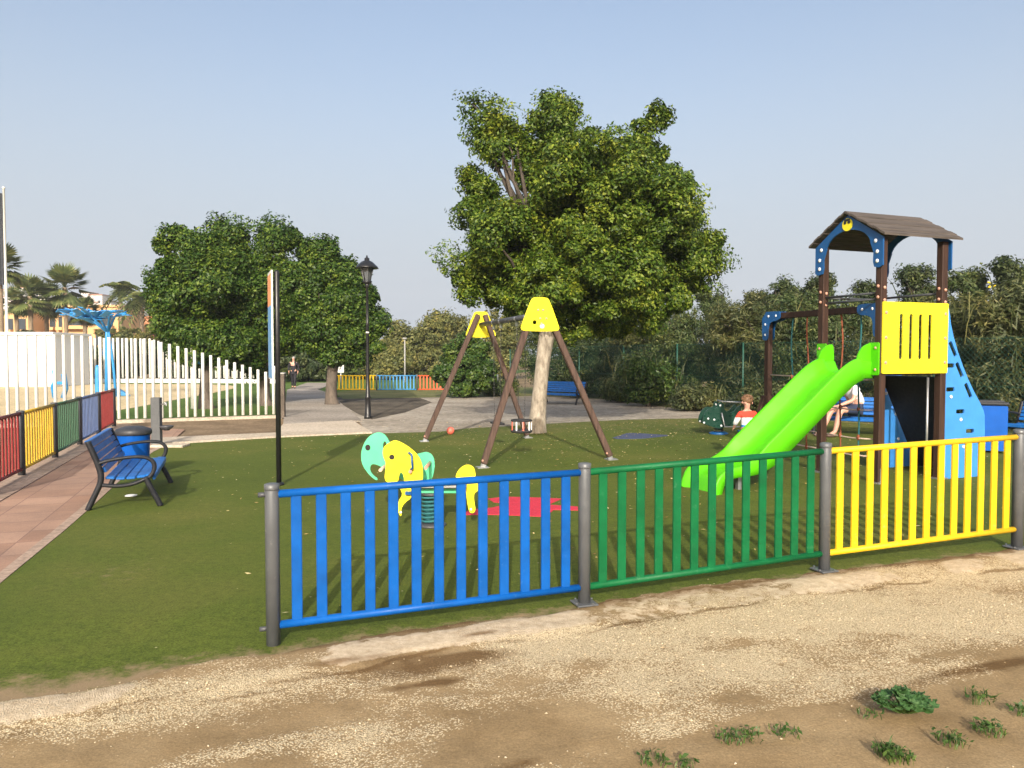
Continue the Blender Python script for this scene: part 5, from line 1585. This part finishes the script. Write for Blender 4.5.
# chain-link fence
def chain_link():
    t = thing('wire_fence', along(0, 0), 'green chain link fence in front of the hedge', 'fence')
    o = along(0, 0)
    S = [-11.76, -8.82, -5.88, -2.94, 0, 2.94, 5.88, 8.82, 11.76, 14.7]
    H = 2.02
    for s in S:
        p = along(s, 0) - o; z = gz(p.x + o.x)
        MB().tube([(p.x, p.y, z - .1), (p.x, p.y, z + H + .03)], .028, 8).build('post', M['wire_green'], t)
    for a, b in zip(S[:-1], S[1:]):
        pa = along(a, 0) - o; L = b - a
        rows = []
        st = .085
        V = []; F = []
        def wire(x0, z0, x1, z1, r=.0030):
            d = np.array([x1 - x0, z1 - z0]); d /= np.linalg.norm(d) + 1e-9
            n_ = np.array([-d[1], d[0]]) * r
            i = len(V)
            for (x, z, s1, yy) in ((x0, z0, 1, 0), (x0, z0, -1, 0), (x0, z0, 0, r * 1.6), (x1, z1, 1, 0), (x1, z1, -1, 0), (x1, z1, 0, r * 1.6)):
                xx = x + n_[0] * s1; zz = z + n_[1] * s1
                q_ = pa + CLD * xx + CLN * yy
                V.append((q_.x, q_.y, zz + gz(o.x + q_.x)))
            F.extend([[i, i + 1, i + 4, i + 3], [i + 1, i + 2, i + 5, i + 4], [i + 2, i, i + 3, i + 5]])
        k = -H
        while k < L:
            x0, z0, x1, z1 = k, .04, k + H, .04 + H
            if x0 < 0: z0 += -x0; x0 = 0
            if x1 > L: z1 -= x1 - L; x1 = L
            if x1 > x0 + .02:
                wire(x0, z0, x1, z1); wire(L - x0, z0, L - x1, z1)
            k += st * 1.414
        for z in (.06, 1.0, H): wire(0, z, L, z, .004)
        fast_mesh('mesh_panel', np.array(V), np.array(F), M['wire_green'], t)
M['wire_green'] = paint('green coated wire', (.014, .075, .052), .5, .1)
chain_link()

# fallen leaves and weeds in the foreground
def tuft(px, py, n, L, mat, label, seed, spread=.05, name='grass_tuft', w=.006):
    rng = np.random.default_rng(seed)
    p = ground_at(px, py)
    t = thing(name, (p.x, p.y, p.z), label, 'weed', 'green weeds on the bare dirt')
    n = int(n * .62); L *= .72; spread = min(spread, .036)
    roots = np.stack([np.clip(rng.normal(size=n), -1.6, 1.6) * spread * .95, np.clip(rng.normal(size=n), -1.6, 1.6) * spread, np.zeros(n) - .004], 1)
    V, F = reed_mesh(roots, L, w, rng, .9)
    V[:, 0] += 0
    fast_mesh('blades', V, F, mat, t)
    pts = np.stack([np.clip(rng.normal(size=n), -1.5, 1.5) * spread * 1.1, np.clip(rng.normal(size=n), -1.5, 1.5) * spread, .012 + .03 * rng.random(n)], 1)
    V, F = leaf_quads(pts, np.tile([0, 0, 1.0], (n, 1)), .026, .5, rng, .5)
    fast_mesh('leaves', V, F, mat, t)
for k, (px, py, n, L, sp_, lab) in enumerate([(893, 757, 150, .10, .055, 'grassy weed tuft at the bottom edge, largest of the small weeds'), (953, 742, 80, .07, .035, 'grassy weed tuft right of the largest bottom edge tuft'), (988, 731, 90, .06, .04, 'low weed tuft near the right frame edge, above the middle tuft'),
                                              (978, 699, 55, .09, .05, 'thin sprawling weed right of the round leaved mallow'), (727, 739, 45, .05, .03, 'tiny weed, left one of the pair on the bare dirt'), (748, 738, 50, .06, .035, 'tiny weed, right one of the close pair on the bare dirt'), (786, 735, 45, .05, .04, 'faint flat weed on the bare dirt right of the close pair'),
                                              (653, 761, 50, .05, .035, 'small weed tuft at the bottom edge, leftmost of all weeds'), (685, 766, 40, .05, .03, 'small weed tuft cut by the bottom edge, second from the left'), (872, 717, 25, .06, .03, 'thin weed just below the round leaved mallow'), (1021, 713, 40, .06, .03, 'weed cut by the right frame edge')]):
    tuft(px, py, n, L, M['weed'], lab, 300 + k, sp_)
def mallow():
    rng = random.Random(8)
    p = ground_at(905, 712)
    t = thing('mallow_plant', (p.x, p.y, p.z), 'broad leaved green mallow plant on the dirt at lower right', 'weed')
    lv = MB(); stm = MB()
    for k in range(85):
        a = rng.uniform(0, 2 * PI); r = rng.uniform(0, 1) ** .6
        c = Vector((r * .15 * math.cos(a) + rng.uniform(-.02, .02) - .015, r * .09 * math.sin(a), .03 + .075 * (1 - r * .75) * rng.uniform(.5, 1.15)))
        R_ = rng.uniform(.014, .028)
        tilt = Matrix.Rotation(rng.uniform(.1, .75), 4, Vector((rng.uniform(-1, 1), rng.uniform(-1, 1), 0.01)).normalized())
        m_ = 15; vs = [c]; 
        for j in range(m_):
            th = 2 * PI * j / m_
            q_ = tilt @ Vector((math.cos(th) * R_ * (1 + .13 * math.cos(5 * th)), math.sin(th) * R_ * (1 + .13 * math.cos(5 * th)), .005 + .004 * math.cos(5 * th)))
            vs.append(c + q_)
        lv.add(vs, [[0, j + 1, (j + 1) % m_ + 1] for j in range(m_)])
        stm.tube([(c.x * .25, c.y * .25, 0), (c.x * .8, c.y * .8, c.z * .7), c], .0018, 4, False, False)
    lv.build('leaves', M['mallow'], t); stm.build('stems', M['weed'], t)
mallow()

# ------------------------------------------------------------------ white fences, pavilion, splash park
def white_fence(pts, step, heights, r, label, name='picket_fence'):
    t = thing(name, pts[0], label, 'fence')
    me = {}
    total = []; d0 = 0
    o = Vector(pts[0])
    segs = [(Vector(pts[i]), Vector(pts[i + 1])) for i in range(len(pts) - 1)]
    Ltot = sum((b - a).length for a, b in segs)
    n = min(99, int(Ltot / step))
    base_me = MB().lathe([(r, 0), (r, .997), (r * .9, 1.0)], n=10).mesh('picket')
    for k in range(n + 1):
        s = k * step
        for a, b in segs:
            L = (b - a).length
            if s <= L: p = a.lerp(b, s / L); break
            s -= L
        else: continue
        p_ = link('picket', base_me, M['white'], t, p - o)
        p_.scale = (1, 1, heights(p))
    return t
def h_front(p):
    px = 512 + p.x / p.y * FOC
    return float(np.interp(px, [-60, 0, 60, 120, 145, 170, 200, 235, 275], [2.2, 2.27, 2.27, 2.20, 2.18, 2.05, 1.84, 1.55, 1.2])) - .08
white_fence([Vector((-14.6, 17.95, .08)), Vector((-12.6, 18.85, .08)), Vector((-10.05, 20.0, .08)), Vector((-6.62, 21.55, .08))], .205, h_front, .041, 'near white fence of round pickets beside the splash park, its top sweeping down')
def h_back(p):
    px = 512 + p.x / p.y * FOC
    return float(np.interp(px, [40, 150, 180, 215, 250, 290], [2.7, 2.65, 2.1, 1.5, 1.2, 1.05]))
white_fence([Vector((-33.5, 51, .3)), Vector((-24, 51.5, .3)), Vector((-15.2, 50, .3))], .30, h_back, .075, 'far white picket fence on a low wall behind the splash park')
lw = MB().bar((-33.8, 51, .05), (-24, 51.5, .05), .3, .36).bar((-24, 51.5, .05), (-15, 50, .05), .3, .36).build('low_wall', M['white_wall'])
tag(lw, 'low white wall under the far picket fence', 'wall')
# planting behind the far white fence
for k in range(5):
    x = -33 + 4.6 * k
    shrub('fence_hedge', x, 54.0, 2.6, 3.0 - .25 * k, 'scrub_dk', ['dark shrub behind the far white fence beside the pavilion', 'dark shrub behind the far white fence under the blue spray tree', 'dark shrub behind the far white fence right of the blue spray tree', 'dark shrub behind the lower part of the far white fence', 'dark shrub behind the right end of the far white fence'][k], 'dark shrubs behind the far white fence', 160 + k, 150, 0, .34)
# gate pillar at the right end of the near fence
t = thing('gate_pillar', gx(283, 21.4), 'slim pale gate pillar right of the black sign pole', 'pillar')
MB().box((0, 0, .6), (.11, .14, 1.25), None, .01).build('shaft', M['bark'], t)
MB().box((0, 0, 1.24), (.14, .17, .05), None, .008).build('cap', M['hoop_grey'], t)
# white pavilion
c = at(53, 385, 44.0)
t = thing('service_hut', (c.x, 44.0, 0), 'plain white flat roofed service hut behind the near white fence', 'building')
MB().box((-5.5, 1.9, 1.48), (11, 3.8, 3.0)).build('wall', M['white_wall'], t)
MB().box((-5.5, 1.9, 3.06), (11.25, 4.05, .16), None, .01).build('roof', M['white_wall'], t)
MB().box((-7.4, -.02, 1.05), (.9, .05, 2.05)).build('door', M['white'], t)

# splash features
def spray_tree():
    b = gx(108, 33.0)
    t = thing('spray_tree', b, 'tall blue splash park tree with spread slatted top behind the white fence', 'water feature')
    rr = random.Random(3)
    MB().tube([(-.05, 0, -.05), (-.02, 0, 1.4), (.0, 0, 2.5), (.04, 0, 3.05)], [.09, .075, .07, .08], 10).build('trunk', M['splash_blue'], t)
    MB().tube([(.30, .1, -.05), (.22, .1, 1.2), (.12, .05, 2.4), (.06, 0, 2.9)], [.06, .055, .05, .05], 8).build('trunk', M['splash_blue'], t)
    for k in range(9):
        a = -2.9 + k * .72; L = 1.3 if k % 3 else 1.5
        e = Vector((L * math.cos(a) - .42, .7 * L * math.sin(a), 3.6 + .12 * math.sin(3 * a)))
        mid_ = Vector((e.x * .45, e.y * .45, 3.5))
        MB().tube([(.04, 0, 2.75), mid_ * 1.0, e], [.05, .04, .03], 7).build('branch', M['splash_blue'], t)
    tp = MB()
    for k in range(46):                       # slatted leaf-like canopy
        a = rr.uniform(0, 2 * PI); r = rr.uniform(.15, 1.35)
        c = Vector((r * math.cos(a) - .45, .7 * r * math.sin(a), 3.35 + .2 * r + rr.uniform(-.12, .16)))
        tp.box(c, (.70, .24, .03), Matrix.Rotation(a + rr.uniform(-.5, .5), 4, 'Z') @ Matrix.Rotation(rr.uniform(-.6, .1), 4, 'Y') @ Matrix.Rotation(rr.uniform(-.5, .5), 4, 'X'), .005)
    tp.build('canopy', M['splash_blue'], t)
    MB().blob((-.24, -.05, 1.9), (.07, .07, .26), 8, 6).build('spray_head', M['splash_blue'], t)
spray_tree()
b = gx(57, 31.5)
t = thing('water_arch', b, 'blue zigzag splash park arch in front of the white hut', 'water feature')
MB().tube([(-.12, 0, 0), (-.2, 0, .5), (-.05, 0, .75), (-.14, 0, 1.15)], .06, 8).build('post', M['splash_blue'], t)
MB().tube([(.2, .1, 0), (.32, .1, .4), (.24, .1, 1.0)], .10, 8).build('post', M['far_blue'], t)
MB().box((.05, .05, .62), (.5, .06, .12), None, .01).build('crosspiece', M['splash_blue'], t)
b = gx(98, 28.5)
t = thing('water_post', b, 'slim pale blue spray post standing before the spray tree', 'water feature')
MB().lathe([(.11, 0), (.10, .1), (.085, 1.2), (.06, 1.38), (.02, 1.4)], n=12).build('post', M['splash_blue'], t)
MB().tube([(0, 0, 1.3), (.08, 0, 1.42), (.2, 0, 1.36)], .022, 6).build('nozzle', M['galv'], t)
b = gx(193.5, 25.0)
t = thing('water_post', b, 'white spray post with small blue valve box behind the near white fence', 'water feature')
MB().lathe([(.09, 0), (.085, 2.1), (.05, 2.18)], n=12).build('post', M['white'], t)
MB().box((.25, 0, 1.55), (.18, .12, .16), None, .01).build('valve', M['splash_blue'], t)
b = gx(122, 33.5)
t = thing('ground_jet', b, 'low sloped blue spray ramp on the splash pad', 'water feature')
MB().plate([(-.3, 0), (.35, 0), (-.25, .38)], [], .2).build('ramp', M['far_blue'], t)
MB().tube([(-.28, 0, .3), (-.28, 0, .46)], .03, 6).build('nozzle', M['galv'], t)

# flag pole at the left frame edge
b = gx(8.6, 47.0)
t = thing('flag_pole', b, 'white flag pole with limp dark flag at the left frame edge', 'flag pole')
MB().lathe([(.09, 0), (.08, 5), (.06, 12.0), (.09, 12.02), (.09, 12.1), (.02, 12.15)], n=10).build('pole', M['white'], t)
fl = MB(); rr = random.Random(2)
vs = []; nf = 8
for i in range(9):
    for j in range(nf + 1):
        z = 11.75 - 5.6 * i / 8
        x = -.1 - .42 * j / nf * (1 - .03 * i); y = .09 * math.sin(j * 1.6 + .2 * i)
        vs.append((x, y, z))
fs = [[i * (nf + 1) + j, i * (nf + 1) + j + 1, (i + 1) * (nf + 1) + j + 1, (i + 1) * (nf + 1) + j] for i in range(8) for j in range(nf)]
fl.add(vs + [(a, b_ + .012, c) for a, b_, c in vs], fs + [[k + len(vs) for k in f][::-1] for f in fs], True)
fl.build('flag', M['flag'], t)

# ------------------------------------------------------------------ palms, houses, hill on the far left
def palm(px, py_top, Y, cr, label, seed, feather=False):
    rng = np.random.default_rng(seed); rr = random.Random(seed)
    top = at(px, py_top, Y)
    base = gx(px, Y)
    t = thing('palm_tree', base, label, 'palm tree', 'palm trees beyond the splash park')
    H = top.z - base.z - cr * (.75 if not feather else .42)
    MB().tube([(0, 0, -.2), (.1, 0, H * .5), (0, 0, H)], [.32, .22, .26], 9).build('trunk', M['palm_bark'], t)
    V = []; F = []
    for k in range(30 if feather else 46):
        a = rr.uniform(0, 2 * PI); el = rr.uniform(-.75, 1.35)
        d = Vector((math.cos(a) * math.cos(el), math.sin(a) * math.cos(el), math.sin(el)))
        L = cr * rr.uniform(.5, .66) * (1 if not feather else 1.15)
        side = d.cross(Vector((0, 0, 1)))
        side = side.normalized() if side.length > .05 else Vector((1, 0, 0))
        upv = side.cross(d).normalized()
        st = Vector((0, 0, H)); e = st + d * L * (.72 if not feather else 1)
        if not feather:
            for j in range(-6, 7):            # fan
                th = j * .20
                dd = (d * math.cos(th) + side * math.sin(th)).normalized()
                q1 = e + dd * L * .95 * (1 - .03 * abs(j)); q1.z -= .22 * L * (1 - el * .4)
                ww = (side * math.cos(th) - d * math.sin(th)) * .075 * cr * .55
                m_ = e.lerp(q1, .55) + upv * .02
                i = len(V); V += [tuple(e), tuple(m_ + ww), tuple(q1), tuple(m_ - ww)]; F.append([i, i + 1, i + 2, i + 3])
            i = len(V); w = side * .07; V += [tuple(st - w), tuple(st + w), tuple(e + w), tuple(e - w)]; F.append([i, i + 1, i + 2, i + 3])
        else:
            prev = None
            for j in range(9):
                f = j / 8
                c = st + d * L * 1.25 * f; c.z -= .75 * L * f * f
                for sg in (-1, 1):
                    q1 = c + side * sg * .42 * L * (1 - .6 * abs(f - .4)) + d * .2 * L; q1.z -= .22 * L
                    i = len(V); w = d * .075 * L
                    V += [tuple(c - w), tuple(c + w), tuple(q1 + w * .4), tuple(q1 - w * .4)]; F.append([i, i + 1, i + 2, i + 3])
    fast_mesh('crown', np.array(V), np.array(F), M['palm'], t)
palm(67, 266, 88, 3.3, 'fan palm with the tallest crown above the service hut', 1)
palm(32, 277, 86, 2.9, 'fan palm left of the tallest one, above the white hut', 2)
palm(48, 283, 92, 3.0, 'fan palm crowded between two others above the white hut', 3)
palm(18, 288, 95, 2.5, 'low fan palm beside the white flag pole', 7)
palm(86, 296, 90, 2.4, 'short fan palm right behind the blue spray tree top', 8)
palm(2, 244, 70, 2.7, 'tall palm half hidden behind the flag pole at the frame edge', 4)
palm(122, 279, 95, 3.1, 'feathery palm between the spray tree and the dark tree clump', 5, True)
palm(142, 290, 92, 2.6, 'feathery palm partly hidden by the dark tree clump', 6, True)
# shrubs around the buildings
for k, (px, Y, rx, h, m, lab) in enumerate([(132, 80, 3.2, 5.0, 'olive', 'brownish shrub beneath the feathery palm'), (150, 78, 3.2, 6.0, 'olive', 'olive shrub at the left edge of the dark tree clump'), (40, 84, 2.6, 4.2, 'scrub_dk', 'dark shrub below the fan palms beside the hut roof'), (85, 82, 2.2, 3.0, 'scrub_dk', 'dark shrub in front of the ochre building'), (8, 80, 2.4, 4.6, 'scrub_dk', 'dark shrub by the foot of the flag pole, beyond the hut')]):
    p = gx(px, Y)
    shrub('garden_shrub', p.x, p.y, rx, h, m, lab, 'shrubs among the far buildings', 180 + k, 130, 0, .42)

def house(px0, px1, py_top, Y, wmat, label, wins, seed, flat=True):
    a = at(px0, py_top, Y); b = at(px1, py_top, Y)
    h = a.z; w = b.x - a.x
    t = thing('apartment_building', (a.x, Y, 0), label, 'building', 'buildings far behind the splash park')
    MB().box((w / 2, 4, h / 2 - .2), (w, 8, h + .4)).build('wall', M[wmat], t)
    MB().box((w / 2, 4, h + .15), (w + .5, 8.5, .3)).build('roof', M['roof_tile'] if not flat else M[wmat], t)
    n, m_ = wins
    for i in range(n):
        for j in range(m_):
            x = w * (i + .5) / n; z = h - 1.9 - 2.9 * j
            if z < .6: continue
            f = MB().box((x, -.06, z), (w / n * .62, .12, 1.7)).build('window', M['pane'], t)
            MB().box((x, -.45, z - 1.1), (w / n * .74, .9, .5)).build('balcony', M[wmat], t)
    return t
house(-10, 28, 312, 118, 'ochre', 'ochre flat roofed building behind the flag pole', (3, 3), 1)
house(48, 66, 310, 122, 'ochre', 'narrow ochre building behind the fan palms', (2, 3), 2)
house(62, 118, 307, 112, 'ochre', 'ochre building with dark loggias behind the blue spray tree', (2, 2), 3)
house(112, 158, 318, 126, 'terracotta', 'terracotta building behind the feathery palms', (4, 3), 4)
# hill with white houses
def hill():
    mb = MB(); xs = np.linspace(-420, -40, 40); rows = [(300, 0), (360, .45), (430, .8), (520, 1.0), (640, .7)]
    vs = []
    for j, (y, f) in enumerate(rows):
        for x in xs:
            px = 512 + x / 470 * 760
            hh = 33 * math.exp(-((px - 20) / 130) ** 2) + 14 * math.exp(-((px - 110) / 60) ** 2) + 2 * math.sin(x * .07) + 1.5 * math.sin(x * .19)
            vs.append((x, y, -1 + max(0, hh) * f))
    n = len(xs)
    mb.add(vs, [[j * n + i, j * n + i + 1, (j + 1) * n + i + 1, (j + 1) * n + i] for j in range(len(rows) - 1) for i in range(n - 1)], True)
    o = mb.build('hill', M['hill']); o['kind'] = 'structure'
hill()
rr = random.Random(12)
hl = ['white hillside house at the left frame edge, far away', 'pale hillside house right of the flag pole', 'white hillside house above the low palm', 'pale hillside house seen between palm crowns', 'white hillside house left of the spray tree top', 'pale hillside block above the spray tree', 'white hillside house right of the spray tree top', 'pale hillside house beside the feathery palm', 'white hillside house under the feathery palm crown', 'pale house lowest on the hillside between the palms']
for k, (px, py) in enumerate([(4, 300), (12, 306), (22, 298), (45, 297), (80, 308), (90, 303), (100, 304), (108, 309), (95, 312), (14, 314)]):
    Y = 395 + rr.uniform(-10, 10); c = at(px, py + 3, Y)
    t = thing('hillside_house', (c.x, Y, c.z - 8), hl[k], 'house', 'houses on the far hillside')
    w, h = rr.uniform(4, 8), rr.uniform(3, 5)
    MB().box((0, 0, 4 + h / 2 + 2), (w, 8, 8 + h)).build('wall', M['hill_white'], t)
    MB().box((0, 0, 10 + h + .2), (w + .6, 8.6, .5)).build('roof', M['roof_tile'], t)
    for i in (-1, 1): MB().box((i * w * .25, -4.03, 8.5 + h * .5), (w * .2, .1, 1.4)).build('window', M['pane'], t)

# ------------------------------------------------------------------ hazy air round the whole scene
hb_ = MB().box((-30, 330, 29), (1960, 760, 62)).build('haze', None)
hm_ = bpy.data.materials.new('pale haze'); hm_.use_nodes = True
hn = hm_.node_tree; hn.nodes.remove(hn.nodes['Principled BSDF'])
pv = hn.nodes.new('ShaderNodeVolumePrincipled'); pv.inputs['Color'].default_value = (.93, .95, .98, 1)
pv.inputs['Density'].default_value = HAZE; pv.inputs['Anisotropy'].default_value = .2
hn.links.new(pv.outputs[0], hn.nodes['Material Output'].inputs['Volume'])
hb_.data.materials.append(hm_); hb_['kind'] = 'stuff'

# ------------------------------------------------------------------ camera, sun, sky
cam = bpy.data.cameras.new('camera'); co = bpy.data.objects.new('camera', cam); COL.objects.link(co)
cam.sensor_width = 36; cam.lens = 36 * FOC / 1024
cam.clip_start = .05; cam.clip_end = 5000
co.location = (0, 0, CAM_Z); co.rotation_euler = (PI / 2 - PITCH, 0, 0)
scene.camera = co

SUN_EL, SUN_AZ = R(25.5), R(1.0)
sun = bpy.data.lights.new('sun', 'SUN'); so = bpy.data.objects.new('sun', sun); COL.objects.link(so)
sun.energy = 2.9; sun.angle = R(.6); sun.color = (1, .93, .82)
so.rotation_euler = (PI / 2 - SUN_EL, 0, -SUN_AZ)
so.location = (0, -20, 20)
w = bpy.data.worlds.new('World'); scene.world = w; w.use_nodes = True
nt = w.node_tree
sky = nt.nodes.new('ShaderNodeTexSky'); sky.sky_type = 'NISHITA'; sky.sun_disc = False
sky.sun_elevation = SUN_EL; sky.sun_rotation = PI + SUN_AZ
sky.air_density = 1.0; sky.dust_density = 7.0; sky.ozone_density = 0.5; sky.altitude = 0
bg = nt.nodes['Background']; bg.inputs['Strength'].default_value = .15
tc = nt.nodes.new('ShaderNodeTexCoord'); sp_ = nt.nodes.new('ShaderNodeSeparateXYZ')
nt.links.new(tc.outputs['Generated'], sp_.inputs[0])
hz = nt.nodes.new('ShaderNodeMapRange'); hz.inputs[1].default_value = .0; hz.inputs[2].default_value = .50; hz.inputs[3].default_value = .95; hz.inputs[4].default_value = .12
hz.interpolation_type = 'SMOOTHERSTEP'
nt.links.new(sp_.outputs['Z'], hz.inputs[0])
hm = nt.nodes.new('ShaderNodeMix'); hm.data_type = 'RGBA'
nt.links.new(hz.outputs[0], hm.inputs[0]); nt.links.new(sky.outputs[0], hm.inputs[6]); hm.inputs[7].default_value = (2.50, 2.74, 3.06, 1)
nt.links.new(hm.outputs[2], bg.inputs['Color'])

vs_ = scene.view_settings
vs_.view_transform = 'Standard'; vs_.look = 'None'; vs_.gamma = 1; vs_.exposure = 0.78; vs_.use_curve_mapping = False
scene.cycles.max_bounces = 6; scene.cycles.transparent_max_bounces = 6
scene.cycles.use_denoising = True
